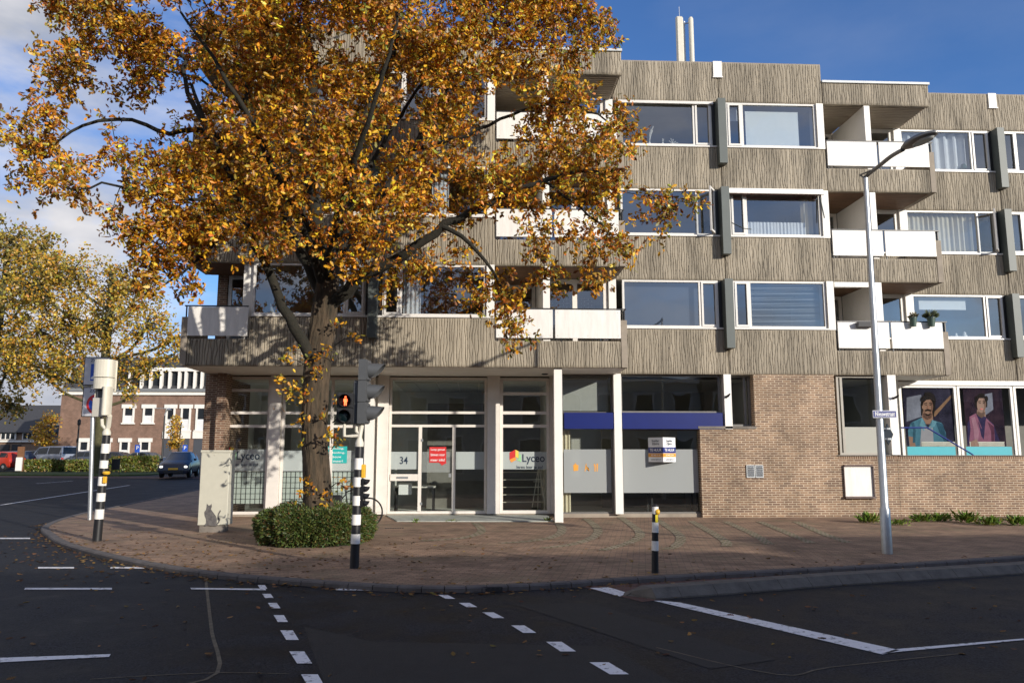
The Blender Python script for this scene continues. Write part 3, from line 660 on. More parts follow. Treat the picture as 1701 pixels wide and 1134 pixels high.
def logo(px, py, hpx, Y, parent):
    """small open-book mark in red, orange, yellow and green with two lines of lettering"""
    s = hpx/1306*Y; o = UN(px, py, Y=Y)
    def pl(pts, mat, dy):
        MB().poly([(o.x+a*s, Y-dy, o.z+b*s) for a,b in pts]).build('logo', mat, parent)
    pl([(-.5,-.1),(0,.12),(0,.75),(-.5,.5)], RED, .002); pl([(-.5,-.1),(0,.12),(.1,-.12),(-.35,-.35)], M('logo_orange',(.8,.3,.05),.5,.05), .002)
    pl([(.01,.13),(.28,0),(.28,.62),(.01,.75)], M('logo_yellow',(.8,.6,.1),.5,.05), .002); pl([(.1,-.13),(.5,-.3),(.5,.3),(.29,.4),(.29,-.02)], GREENP, .004)
U_, V_ = Vector((1,0,0)), Vector((0,0,1))
for (px, py, par, hp) in ((382,757,P1,20),(856,761,P4,19)):
    logo(px, py, hp, YS+.03, par)
    text('lettering', 'Lyceo', UN(px+30, py, Y=YS+.028), U_, V_, 37/1306*YS, INK, par, hgt=17/1306*YS)
    text('lettering', 'leren leer je zo!', UN(px+24, py+14.5, Y=YS+.028), U_, V_, 43/1306*YS, INK, par, hgt=6.5/1306*YS)
text('lettering', '34', UN(670.5,765,Y=YS+.028), U_, V_, 13/1306*YS, INK, P3, hgt=12/1306*YS)
def board(name, label, cat, px0, px1, py0, py1, Y, mat, lines, fs=7, tail=False):
    x0, x1, z0, z1 = X_(px0,py1,Y), X_(px1,py1,Y), Z_(px0,py1,Y), Z_(px0,py0,Y)
    t = thing(name, label, cat, ((x0+x1)/2, Y, z0)); m = MB(); m.box(x0,x1,Y,Y+.006,z0,z1)
    if tail: m.prism([(x0+.28,z0-.001),(x0+.5,z0-.001),(x0+.36,z0-.08)], Y+.001, Y+.005)
    m.build('board', mat, t)
    n = len(lines)
    for i, l in enumerate(lines):
        k = (z1-z0)/n; text('lettering', l, ((x0+x1)/2, Y-.004, z1-k*(i+.5)), U_, V_, min((x1-x0)*.84, len(l)*.052), WLET, t, hgt=k*.5)
    return t
board('window_sign', 'red square sign with white lettering stuck inside the glass shop door', 'sign', 713, 741, 742, 768, YS+.02, RED, ['Loop gerust', 'binnen voor', 'meer info!'], tail=True)
board('window_sign', 'teal square sign with white lettering in the shop window behind the oak trunk', 'sign', 538, 576, 741, 769, YS+.02, TEAL, ['Scholing,', 'Opleiding,', 'inbouw', 'en meer!'])
# corner post under the step and the glazed bay with blue fascia
YG = 21.75
bx('corner_column', WHITE, X_(921,740,20.2), X_(934.5,740,20.2), 20.18, 20.45, -.05, SOF-.004)
gx = lambda px: X_(px, 740, YG)
gz = lambda py: Z_(1050, py, YG)
bx('plinth', CONCP, gx(924), gx(1164), YG-.02, YG+.2, -.08, .1)
GF = M('dark_window_frame', (.16,.15,.14), .5, .15, 5)
bx('facade_column', WHITE, gx(1019), gx(1031.5), YG-.2, YG+.2, .1, SOF-.003)
ST = STEEL
W1 = window(gx(930), gx(1018.5), .1, SOF-.003, YG, (), [(2.41,),(2.84,)], fr=.04, fm=GF, gm=SGLASS, name='shop_window')
W2 = window(gx(1032), gx(1164), .1, 2.385, YG, (), [], fr=.04, fm=GF, gm=SGLASS, name='shop_window')
W3 = window(gx(1032), gx(1199), 2.84, SOF-.003, YG, (), [], fr=.05, fm=GF, gm=SGLASS, name='shop_window')
for a, b, w_ in ((936,1018,W1),(1032.2,1199,W2)):
    p = MB(); p.cbox(gx(a), gx(b), YG-.19, YG-.004, 2.39, 2.835, .008); p.build('blue_fascia', BLUEF, w_)
film(937,1016,746,818,YG+.03,FROST2,W1); film(1034,1161,746,818,YG+.03,FROST2,W2)
bx('facade_column', WHITE, X_(1199.5,660,YG), X_(1211.5,660,YG), YG-.2, YG+.2, 2.39, SOF-.003)
W4 = window(gx(1213), gx(1252), 2.47, SOF-.003, YG+.12, (gx(1243),), [], fr=.06, fm=GF, gm=SGLASS, name='notch_window')
# orange pictograms on the frosted film
Yp = YG+.026
def pic(pts, px, py, s):
    o = UN(px, py, Y=Yp); MB().poly([(o.x+a*s, Yp, o.z+b*s) for a,b in pts]).build('pictogram', ORANGE, W1)
pic([(-.5,-.9),(.55,-.75),(.6,.5),(.15,.55),(.05,.9),(-.25,.85),(-.3,.55),(-.6,.5)], 956.5, 775.5, .12)
pic([(-.55,-.9),(-.4,-.9),(-.05,.2),(.1,.2),(.15,-.3),(.5,-.3),(.6,-.85),(.45,-.85),(.35,-.45),(-.05,-.45),(-.1,.9),(-.25,.9)], 975, 776, .12)
pic([(-.35,-.9),(-.1,-.9),(-.05,.4),(-.3,.9),(-.55,.5),(-.35,.3)], 990, 776, .12); pic([(.15,-.9),(.35,-.9),(.5,.9),(.1,.85)], 990, 776, .12)
# brick wall with the notch, blind hatch and ventilation grille
xw0, xw1, xn = X_(1165,780,YB), X_(1392,740,YB), X_(1253,660,YB)
bx('brick_wall', BRICK, xw0, xw1, YB+.02, YB+.3, -.1, 2.40); bx('brick_wall', BRICK, xn, xw1, YB+.02, YB+.3, 2.402, SOF-.003)
bx('stone_sill', KERBM, xw0-.05, xn+.02, YB-.02, YB+.28, 2.403, 2.465)
xk = X_(1494,800,YB)
zk = Z_(1440, 757, YB)
bx('brick_wall', BRICK, xw1+.002, xk-.006, YB+.022, YB+.3, -.1, zk-.09); bx('brick_wall', BRICK, xk+.004, 26, YB+.022, YB+.3, -.1, zk-.09)
SOLD = brickmat('soldier_course', (.24,.14,.09), (.17,.095,.06), (.46,.38,.28), .0625, .5, .009, bump=.5, stain=.3)
bx('soldier_course', SOLD, xw1+.002, 26, YB+.02, YB+.3, zk-.088, zk); bx('window_sill', KERBM, X_(1392,756,YB), X_(1480,756,YB), YB-.02, YB+.3, zk+.001, zk+.03)
bx('wall_coping', KERBM, X_(1494,757,YB), 26, YB-.02, YB+.32, zk+.001, zk+.022)
W5 = window(X_(1393,700,YB+.15), X_(1477,700,YB+.15), zk+.03, SOF-.003, YB+.16, (X_(1401,700,YB+.15),), [], fr=.06, fm=M('stone_grey_frame',(.4,.37,.32),.6,.1,5), gm=SGLASS, name='side_window')
film(1402,1466,709,752,YB+.2,filmmat('milky_film',(.62,.62,.55),.72),W5)
bx('facade_column', WHITE, X_(1478,700,YB), X_(1492,700,YB), YB-.02, YB+.3, zk+.03, SOF-.003)
m = MB(); hx0, hx1, hz0, hz1 = X_(1403,800,YB), X_(1450,800,YB), Z_(1425,824,YB), Z_(1425,773,YB)
m.box(hx0,hx1,YB-.05,YB+.03,hz1-.02,hz1+.02); m.box(hx0-.03,hx1+.03,YB-.09,YB+.03,hz0-.05,hz0); m.box(hx0-.02,hx0,YB-.03,YB+.03,hz0,hz1-.02); m.box(hx1,hx1+.025,YB-.05,YB+.03,hz0,hz1-.02)
ht = m.build('wall_hatch', M('hatch_frame', (.12,.08,.07), .6, .2, 5), bld); MB().box(hx0,hx1,YB+.0,YB+.018,hz0,hz1-.02).build('hatch_panel', PANEL, ht)
m = MB(); vx0, vx1, vz0, vz1 = X_(1240,783,YB), X_(1268,783,YB), Z_(1254,793,YB), Z_(1254,772,YB)
for a, b in ((vx0,(vx0+vx1)/2-.01),((vx0+vx1)/2+.01,vx1)):
    m.box(a,b,YB-.012,YB+.03,vz1-.02,vz1); m.box(a,b,YB-.012,YB+.03,vz0,vz0+.02); m.box(a,a+.02,YB-.012,YB+.03,vz0+.02,vz1-.02); m.box(b-.02,b,YB-.012,YB+.03,vz0+.02,vz1-.02)
    for i in range(6):
        z = vz0+.03+i*(vz1-vz0-.06)/5.5; m.prism([(YB-.02,z),(YB+.015,z+.04),(YB+.015,z+.034),(YB-.02,z-.006)], a+.02, b-.02, 'x')
m.build('ventilation_grille', STEEL, bld)
# shop windows of section C above the wall, with a landing behind it
YW = YC
wz0, wz1 = zk-.25, Z_(1600,640,YW)
bx('landing', CONCP, xk+.3, 26, YB+.31, YC+.3, 0, .9)
bx('window_beam', WHITE, X_(1490,640,YW), 22, YW-.06, YW+.2, wz1+.002, wz1+.10); bx('window_head', WHITE, X_(1490,630,YW), 22, YW+.02, YW+.2, wz1+.105, SOF)
wx = lambda px: X_(px, 700, YW)
c1 = window(wx(1497), wx(1592), wz0, wz1, YW, (), [], fr=.07, fm=WHITE, gm=PGLASS, name='poster_window'); c2 = window(wx(1594), wx(1686), wz0, wz1, YW, (), [], fr=.07, fm=WHITE, gm=PGLASS, name='poster_window'); c3 = window(wx(1688), wx(1800), wz0, wz1, YW, (), [], fr=.07, fm=WHITE, gm=PGLASS, name='poster_window')
bx('shop_post', CREAMF, wx(1486), wx(1496.5), YW-.03, YW+.1, .9, SOF); 
for a, b, w_ in ((1508,1588,c1),(1606,1682,c2)): film(a, b, 741.5, 757, YW+.03, TURQ, w_, 'turquoise_strip')
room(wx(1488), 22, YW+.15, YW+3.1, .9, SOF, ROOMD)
# small black bird-scarer shapes on two columns
for px, py, Y in ((1206,659,YG-.2),(1484,661,YB-.02)):
    q = UN(px, py, Y=Y); m = MB(); m.box(q.x-.03,q.x+.03,Y-.03,Y,q.z-.03,q.z+.03); m.tube([(q.x,Y-.03,q.z),(q.x+.02,Y-.12,q.z+.02),(q.x+.05,Y-.2,q.z+.07)], [.03,.035,.015], 8); m.build('security_camera', BLACK, bld)
# awnings
m = MB(); m.box(7.16,9.98,YB-.16,YB+.03,HEAD[1]-.12,HEAD[1]-.02); m.box(7.16,9.98,YB-.24,YB-.165,HEAD[1]-.19,HEAD[1]-.10); aw = m.build('awning', WHITE, bld)
m = MB(); m.tube([(7.3,YB-.02,SILL[1]+.42),(7.5,YB-.45,SILL[1]+.12)], .015, 6); m.tube([(7.5,YB-.45,SILL[1]+.12),(7.72,YB-.45,SILL[1]+.1)], .012, 6); m.tube([(9.94,YB-.02,HEAD[1]-.2),(9.97,YB-.16,SILL[1]+.55)], .018, 6); m.build('awning_arm', PILAS, aw)
bx('awning_fabric', M('red_awning_fabric', (.3,.05,.06), .8, .1), 7.2, 9.95, YB-.159, YB-.02, HEAD[1]-.16, HEAD[1]-.122, aw)
m = MB(); m.box(10.22,11.5,YB-.01,YB+.14,HEAD[0]-.16,HEAD[0]-.02); m.box(11.40,11.46,YB+.0,YB+.055,SILL[0]+.2,HEAD[0]-.162); m.build('awning', WHITE, bld)
for dx, Y in ((0,YB),):
    for f in (2,): bx('awning', FRAME, 4.1, 6.9, Y-.03, Y+.045, HEAD[f]-.1, HEAD[f]-.02)
# interiors of the two shops
room(sx(367), gx(924)-.1, YS+.12, 26.4, .03, SOF-.12, ROOML, 'shop_interior'); room(gx(926), X_(1250,660,YG), YG+.14, 26.4, .03, SOF-.12, ROOMW, 'shop_interior')
room(X_(1393,700,YB+.2), X_(1477,700,YB+.2)+.4, YB+.32, 26, .5, SOF-.1, ROOMW, 'interior')
m = MB()
for i in range(5):
    for j in range(4): m.box(sx(650)+i*.62, sx(650)+i*.62+.58, YS+.5+j*.9, YS+1.38+j*.9, SOF-.15, SOF-.135)
m.build('ceiling_tiles', M('ceiling_tile',(.5,.52,.5),.8,.05), bld)
m = MB(); m.box(sx(700),sx(806),25.2,25.3,.03,3.3); m.box(sx(832),sx(914)-.1,24.6,24.7,.03,3.5); m.box(sx(370),sx(440),25.5,25.6,.03,2.6); m.build('partition_wall', ROOMD, bld)
bx('partition_wall', M('beige_panel',(.4,.32,.2),.8,.1), gx(1040), gx(1190), 26, 26.1, 1.2, 3.0); bx('partition_wall', ROOMD, gx(1032), gx(1190), 25.2, 25.3, .03, 1.2)

# ------------------------------------------------------------------ things in and on the windows
def sheet(name, label, cat, x0, x1, z0, z1, Y, mat, wave=0, step=.12, group=None, th=.012):
    t0 = ((x0+x1)/2, Y, z0); m = MB(); n = max(1, int((x1-x0)/(step/6))) if wave else 1
    xs = [x0+(x1-x0)*i/n for i in range(n+1)]; ys = [Y+wave*math.sin(2*math.pi*(x-x0)/step)+wave*.5*math.sin(5.1*(x-x0)/step) for x in xs]
    for i in range(n):
        a, b = (xs[i],ys[i]), (xs[i+1],ys[i+1])
        m.add([(*a,z0),(*b,z0),(b[0],b[1]+th,z0),(a[0],a[1]+th,z0),(*a,z1),(*b,z1),(b[0],b[1]+th,z1),(a[0],a[1]+th,z1)], [(0,1,5,4),(2,3,7,6),(0,3,2,1),(4,5,6,7)]+([(3,0,4,7)] if i == 0 else [])+([(1,2,6,5)] if i == n-1 else []))
    return tag(m.build(name, mat, at=t0, smooth=bool(wave)), label, cat, group)
def rowz(f): return SILL[f]+.06, HEAD[f]-.03
z0, z1 = rowz(2)
sheet('roller_blind', 'large white roller blind pulled down in the top floor window beside a grey pilaster', 'blind', 7.95, 9.55, z0+.12, z1-.12, YB+.3, M('white_blind',(.8,.82,.8),.7,.04))
sheet('net_curtain', 'narrow pale half curtain at the top of the slim top floor casement', 'curtain', 7.36, 7.7, z1-.45, z1-.05, YB+.26, CURT)
z0, z1 = rowz(1)
sheet('net_curtain', 'pale net curtain covering the lower half of the window under the white awning', 'curtain', 7.9, 9.6, z0, z0+.48, YB+.3, CURT, .01, .1)
sheet('curtain', 'beige curtain gathered at the right side of the window under the white awning', 'curtain', 9.5, 9.85, z0, z1, YB+.34, BLINDC, .03, .12)
z0, z1 = rowz(0)
m = MB()
for i in range(30):
    z = z0+.02+i*(z1-z0-.06)/29; tl = .014+.006*math.sin(i*1.7); m.prism([(YB+.26,z),(YB+.29,z+tl),(YB+.291,z+tl+.002),(YB+.261,z+.002)], 7.85, 9.86, 'x')
tag(m.build('venetian_blind', M('silver_slats',(.55,.58,.6),.4,.05), at=(8.9,YB+.26,z0)), 'silver venetian blind with slightly uneven slats in the lowest wide window beside the pilaster', 'blind')
sheet('roller_blind', 'dark blue grey blind filling the lowest wide window above the blue fascia', 'blind', 4.2, 6.8, z0, z1, YB+.3, M('slate_blind',(.035,.05,.085),.7,.1))
z0, z1 = rowz(2)
sheet('curtain', 'white gathered curtain in the top floor window at the right edge of the building', 'curtain', 13.6, 15.7, z0, z1, YC+.3, CURT, .045, .3)
z0, z1 = rowz(1)
sheet('vertical_blind', 'cream vertical strip blind beside the open casement on the middle floor', 'blind', 13.5, 15.7, z0, z1, YC+.28, BLINDC, .03, .16)
z0, z1 = rowz(0)
sheet('roller_blind', 'white roller blind half lowered in the window behind the balcony flower pots', 'blind', 13.8, 15.3, z1-.4, z1-.02, YC+.3, M('half_blind',(.75,.75,.72),.7,.05))
for i, (x, z) in enumerate(((-1.9,0),(-4.6,1),(-1.2,1),(-4.8,2),(-1.3,2))):
    z0, z1 = rowz(z); sheet('curtain', ['white curtain beside the right trunk fork in the lowest floor window','white curtain behind leaves in the left middle floor window','white curtain behind leaves in the middle floor window right of the crown stem','pale curtain in the top left window behind the crown','pale curtain in the top floor window behind the crown, beside the balcony'][i], 'curtain', x, x+.45, z0, z1, YA+.3, CURT, .03, .12)
def vase(px, label, prof, twigs):
    q = UN(px, 243, Y=YB+.2); t = thing('vase', label, 'vase', (q.x, YB+.2, SILL[2]+.05), 'ornaments on the top window sill')
    MB().lathe((q.x,YB+.2,SILL[2]+.046), prof, 10).build('pot', WHITE, t, True)
    m = MB()
    for a, b, c in twigs: m.tube([(q.x,YB+.2,SILL[2]+.05+prof[-1][1]-.02),(q.x+a*.5,YB+.2,SILL[2]+.05+prof[-1][1]+c*.6),(q.x+a,YB+.2+b,SILL[2]+.05+prof[-1][1]+c)], [.012,.01,.016], 5)
    m.build('dried_stems', M('pale_stems',(.6,.57,.52),.8,.1), t)
vase(1079, 'tall thin vase with feathery stems at the left of the top window sill', [(.03,0),(.04,.1),(.025,.16)], [(.06,0,.4),(.1,.02,.36),(.02,.02,.3),(.12,-.02,.48)])
vase(1101, 'small white vase in the middle of the top window sill', [(.04,0),(.05,.08),(.02,.15)], [(0,.01,.12),(.03,0,.1)])
vase(1117, 'low white bowl with curly twigs at the right of the top window sill', [(.06,0),(.09,.05),(.07,.1)], [(-.1,0,.1),(.1,0,.09),(.03,.03,.16),(-.04,.02,.18),(.17,0,.05)])
q = UN(1601, 283, Y=YC+.2); t = thing('table_lamp', 'small dark green lamp on the sill before the white gathered curtain', 'lamp', (q.x,YC+.2,SILL[2]+.045))
MB().lathe((q.x,YC+.2,SILL[2]+.046), [(.06,0),(.06,.02),(.015,.04),(.015,.16)], 10).build('lamp_base', DARK, t, True); MB().lathe((q.x,YC+.2,SILL[2]+.18), [(.11,0),(.06,.16)], 12).build('lamp_shade', M('green_shade',(.02,.07,.06),.7,.1), t, True)
for px, lab, r in ((1588,'round white figurine at the left of the sill behind the balcony flower pots',.07),(1602,'larger white figurine pair on the sill behind the balcony flower pots',.09)):
    q = UN(px, 553, Y=YC+.2); m = MB(); m.lathe((q.x,YC+.2,SILL[0]+.046), [(r*.6,0),(r,r*.6),(r*.8,r*1.3),(r*.45,r*1.6),(r*.55,r*2),(r*.3,r*2.5),(.01,r*2.6)], 10); tag(m.build('figurine', WHITE, at=(q.x,YC+.2,SILL[0]+.046), smooth=True), lab, 'figurine', 'figurines on the window sill')
# pots on the lowest right balcony
def potplant(px, py, label, r, leafc, n, spread):
    q = UN(px, py, Y=YB-.06); t = thing('potted_plant', label, 'plant pot', (q.x, YB-.12, q.z), 'pots hung on the balcony')
    MB().lathe((q.x,YB-.14,q.z), [(r*.72,0),(r,.22),(r*1.12,.225),(r*1.12,.26),(r*.95,.26),(r*.9,.24)], 14).build('pot', M('green_pot',(.05,.09,.07),.5,.1), t, True)
    m = MB()
    for i in range(n):
        a, b, l = random.uniform(0,6.28), random.uniform(.2,1.2), spread*random.uniform(.5,1)
        d = Vector((math.cos(a)*math.cos(b), math.sin(a)*math.cos(b), math.sin(b)))*l; p = Vector((q.x,YB-.14,q.z+.24))
        s = d.orthogonal().normalized()*.03; m.poly([p+d*.5-s*.3, p+d*.75-s, p+d, p+d*.75+s])
    m.build('foliage', leafc, t)
potplant(1515, 543, 'green pot of thin dry plants hung on the balcony panel near the lamp post', .1, M('dry_foliage',(.14,.12,.06),.8,.4,20), 110, .22)
potplant(1545, 543, 'green pot with bushy round plant hung on the balcony panel', .11, M('bushy_foliage',(.12,.14,.06),.8,.45,20), 240, .3)
q0, q1 = UN(1421,536,Y=YB-.03), UN(1448,543,Y=YB-.03)
m = MB(); m.prism([(YB-.24,q0.z),(YB-.035,q0.z),(YB-.05,q1.z-.01),(YB-.2,q1.z-.01)], q0.x, q1.x, 'x')
tag(m.build('planter_box', M('grey_planter',(.1,.1,.105),.6,.1), at=(q0.x,YB-.1,q1.z)), 'long grey planter box hooked over the white balcony panel', 'planter')
# to let sign: two boards meeting in a V
ex, ez0, ez1 = X_(1101.5,745,YG-.42), Z_(1101,767,YG-.42), Z_(1101,726,YG-.42)
t = thing('to_let_sign', 'V shaped white, blue and orange to let sign fixed to the shop window', 'sign', (ex, YG-.2, ez0))
e = Vector((ex, YG-.42, 0)); L_, R_ = Vector((X_(1077,745,YG-.02), YG-.02, 0)), Vector((X_(1122,745,YG-.05), YG-.05, 0))
hh = ez1-ez0
for a, b in ((L_, e), (e, R_)):
    u = (b-a).normalized(); n = Vector((u.y,-u.x,0)); wd = (b-a).length
    def pan(z0, z1, off, th):
        m = MB(); p = [a+n*off, b+n*off, b+n*(off-th), a+n*(off-th)]
        m.add([(v.x,v.y,z) for z in (z0,z1) for v in p], [(0,3,2,1),(4,5,6,7),(0,1,5,4),(1,2,6,5),(2,3,7,6),(3,0,4,7)]); return m
    pan(ez0, ez1, 0, .012).build('board', WLET, t); pan(ez0+hh*.36, ez0+hh*.6, .003, .002).build('blue_band', NAVY, t); pan(ez0+hh*.2, ez0+hh*.35, .003, .002).build('orange_band', ORANGE, t)
    mid = (a+b)/2+n*.006
    text('lettering', 'TE HUUR', mid+Vector((0,0,ez0+hh*.48)), u, V_, wd*.78, WLET, t, hgt=hh*.12)
    text('lettering', 'Snelder', mid+Vector((0,0,ez0+hh*.86)), u, V_, wd*.5, INK, t); text('lettering', 'Zijlstra', mid+Vector((0,0,ez0+hh*.74)), u, V_, wd*.5, INK, t)
    text('lettering', '053 485 22 44', mid+Vector((0,0,ez0+hh*.275)), u, V_, wd*.62, WLET, t); text('lettering', 'snelderzijlstra.nl', mid+Vector((0,0,ez0+hh*.1)), u, V_, wd*.66, INK, t)
# window posters of two young people
SKIN, SKIN2 = M('printed_skin',(0.260,0.149,0.105),.6,.12,4), M('printed_skin_light',(0.310,0.198,0.155),.6,.12,4)
HAIR, JEAN, TEE = M('printed_hair',(.02,.015,.013),.6,.3,6), M('printed_denim',(0.068,0.167,0.223),.6,.35,4), M('printed_tee',(0.279,0.267,0.285),.6,.1,4)
VEST, SLEEVE = M('printed_vest',(0.248,0.099,0.149),.6,.35,4), M('printed_sleeve',(0.037,0.028,0.074),.6,.4,4)
PBG1, PBG2 = M('poster_backdrop',(.03,.027,.045),.6,.7,1.6,col2=(.006,.005,.01)), M('poster_backdrop_warm',(.035,.02,.028),.6,.7,3,col2=(.006,.005,.012)); PLIGHT = M('poster_pale_area',(0.186,0.192,0.236),.6,.4,2)
def ell(cx, cz, rx, rz, n=20, a0=0, a1=360): return [(cx+rx*math.cos(R(a0+(a1-a0)*i/(n-1 if a1-a0 < 360 else n))), cz+rz*math.sin(R(a0+(a1-a0)*i/(n-1 if a1-a0 < 360 else n)))) for i in range(n)]
def poster(label, px0, px1, py0, py1, shapes, bgm):
    Yp = YW+.075; o = UN(px0, py1, Y=Yp); s = 1/1306*Yp; t = thing('window_poster', label, 'poster', (UN((px0+px1)/2,py1,Y=Yp).x, Yp, o.z), 'large posters in the shop windows')
    MB().box(o.x, X_(px1,py1,Yp), Yp, Yp+.004, o.z, Z_(px0,py0,Yp)).build('sheet', bgm, t)
    nm = {}
    for k, (nme, mat, pts) in enumerate(shapes):
        MB().poly([(UN(a,b,Y=Yp).x, Yp-.002*(k+1)/2, UN(a,b,Y=Yp).z) for a,b in pts]).build(nme, mat, t)
E2 = lambda cx, cy, rx, ry, n=22: [(cx+rx*math.cos(2*math.pi*i/n), cy-ry*math.sin(2*math.pi*i/n)) for i in range(n)]
poster('poster of dark haired person with moustache in open light blue shirt', 1506, 1588, 641, 741, [
    ('pale_area', PLIGHT, [(1506,660),(1530,655),(1536,690),(1506,700)]), ('orange_streak', M('printed_streak',(0.217,0.124,0.074),.6,.3), [(1548,688),(1583,652),(1585,655),(1553,692)]),
    ('hair', HAIR, [(1530,690),(1529,672),(1532,658),(1539,652),(1546,651),(1552,656),(1554,668),(1553,680),(1551,692)]),
    ('neck', SKIN, [(1533,682),(1548,682),(1551,704),(1530,704)]),
    ('shirt', JEAN, [(1510,737),(1508,715),(1513,702),(1531,693),(1536,700),(1541,712),(1548,697),(1564,702),(1571,718),(1573,741),(1510,741)]),
    ('tee', TEE, [(1531,701),(1536,706),(1541,713),(1546,706),(1549,703),(1551,741),(1528,741)]),
    ('arm', SKIN, [(1509,724),(1518,726),(1521,741),(1511,741)]),
    ('fold', M('printed_denim_shade',(.035,.09,.13),.6,.4,4), [(1513,702),(1517,715),(1516,735),(1520,735),(1521,716),(1518,701)]), ('fold', M('printed_denim_dark',(.03,.08,.12),.6,.4,4), [(1554,700),(1560,716),(1572,741),(1573,730),(1566,704)]), ('lapel', M('printed_denim_light',(.13,.27,.33),.6,.3,4), [(1531,693),(1527,706),(1535,716),(1536,703)]), ('lapel', M('printed_denim_pale',(.12,.25,.31),.6,.3,4), [(1548,697),(1545,712),(1552,708),(1556,700)]),
    ('neck_shade', M('printed_neck_shade',(.11,.06,.045),.6), [(1533,686),(1548,686),(1547,694),(1540,697),(1534,693)]),
    ('face', SKIN, E2(1541,675,8.6,13)), ('cheek', M('printed_cheek',(.17,.09,.065),.6,.2,5), [(1545,664),(1549,670),(1549.4,678),(1546,686),(1543,687.5),(1546,678)]), ('ear', SKIN, E2(1532.4,676,1.5,3,10)), ('curl', HAIR, E2(1532,663,3.4,4.5,12)), ('curl', HAIR, E2(1551,664,3.2,5,12)), ('curl', HAIR, E2(1541,654,6,3.4,14)), ('brow', HAIR, [(1534,669.6),(1539.4,668.6),(1539.4,670),(1534,670.9)]), ('brow', HAIR, [(1543,668.6),(1548,669.6),(1548,670.9),(1543,670)]), ('fringe', HAIR, [(1531,671),(1532,659),(1541,655),(1550,659),(1551,670),(1546,663),(1538,664)]),
    ('moustache', HAIR, [(1535,681),(1541,679),(1547,681),(1545,683.2),(1541,682),(1537,683.2)]), ('beard', HAIR, [(1536,686),(1541,688),(1546,686),(1543,690),(1539,690)]),
    ('eye', HAIR, [(1534.5,672.4),(1539,671.4),(1539,673)]), ('eye', HAIR, [(1543.5,671.4),(1548,672.4),(1543.5,673)]), ('nose', M('printed_shade',(.3,.15,.1),.6), [(1540.4,673),(1541.6,673),(1543,679),(1539.4,679)])], PBG1)
poster('poster of person with short dark hair in pink vest over purple sleeves', 1607, 1672, 641, 741, [
    ('pale_area', PLIGHT, [(1634,655),(1648,652),(1650,680),(1636,690)]),
    ('hair', HAIR, [(1619,676),(1619,662),(1625,655),(1634,655),(1640,662),(1640,676)]),
    ('neck', SKIN2, [(1623,680),(1636,680),(1639,704),(1621,704)]),
    ('sleeves', SLEEVE, [(1607,741),(1607,702),(1614,690),(1623,688),(1637,692),(1650,704),(1660,730),(1661,741)]),
    ('vest', VEST, [(1609,741),(1612,712),(1610,692),(1621,686),(1629,706),(1633,718),(1638,694),(1651,707),(1653,741)]),
    ('collar', SLEEVE, [(1624,697),(1630,712),(1637,697),(1634,730),(1630,724)]),
    ('fold', M('printed_vest_shade',(.1,.035,.06),.6,.4,4), [(1640,700),(1646,716),(1647,741),(1652,741),(1651,708)]), ('fold', M('printed_vest_light',(.34,.17,.22),.6,.3,4), [(1613,694),(1619,692),(1626,716),(1624,738),(1619,738),(1617,712)]),
    ('neck_shade', M('printed_throat_shade',(.13,.08,.06),.6), [(1623,684),(1636,684),(1635,691),(1630,694),(1624,690)]),
    ('face', SKIN2, E2(1630,672,7.6,13.5)), ('cheek', M('printed_cheek_light',(.2,.12,.09),.6,.2,5), [(1633,661),(1637,668),(1637.3,676),(1634,684),(1631.5,685),(1634.5,676)]), ('curl', HAIR, E2(1622,662,3,4.5,12)), ('curl', HAIR, E2(1638,662,3,5,12)), ('curl', HAIR, E2(1630,656,5.6,3,14)), ('brow', HAIR, [(1624,666.5),(1628.6,665.6),(1628.6,666.9),(1624,667.6)]), ('brow', HAIR, [(1632,665.6),(1636.4,666.5),(1636.4,667.6),(1632,666.9)]), ('fringe', HAIR, [(1621,668),(1622,659),(1630,656),(1638,659),(1639,667),(1634,661),(1626,661)]),
    ('eye', HAIR, [(1624.5,669.4),(1628.4,668.4),(1628.4,670)]), ('eye', HAIR, [(1632.5,668.4),(1636,669.4),(1632.5,670)]), ('mouth', RED, [(1627,679),(1630,678),(1633,679),(1630,680.3)]),
    ('arm', SKIN2, [(1612,733),(1622,729),(1626,741),(1612,741)])], PBG2)
for m_ in bpy.data.materials:
    if m_.name.startswith(('printed', 'poster_b', 'poster_p')): q_ = m_.node_tree.nodes['Principled BSDF']; q_.inputs['Specular IOR Level'].default_value = .04; q_.inputs['Roughness'].default_value = .9
for a, b, lab in ((1530,1587,'white ribbed radiator standing in front of the blue shirt poster'),(1610,1668,'white ribbed radiator standing in front of the pink vest poster')):
    Yr = YW+.055; x0, x1, za, zb_ = wx(a), wx(b), Z_(a,741,Yr), Z_(a,734,Yr); m = MB(); n = int((x1-x0)/.035)
    for i in range(n): m.box(x0+i*.035, x0+i*.035+.02, Yr, Yr+.012, za, zb_)
    m.box(x0, x1, Yr+.002, Yr+.01, zb_, zb_+.012); tag(m.build('radiator', CREAM, at=(x0,Yr,za)), lab, 'radiator')
# blue handrail on the landing
m = MB(); Yh = YB+.45; q = [UN(1486,710,Y=Yh), UN(1540,710,Y=Yh), UN(1613,753,Y=Yh), UN(1640,772,Y=Yh)]
m.tube(q, .022, 8); m.tube([q[0],(q[0].x,Yh,.9)], .02, 8); m.tube([q[3],(q[3].x,Yh,.9)], .02, 8)
tag(m.build('handrail', NAVY, at=(q[0].x,Yh,.9), smooth=True), 'dark blue metal handrail sloping down in front of the poster windows', 'handrail')
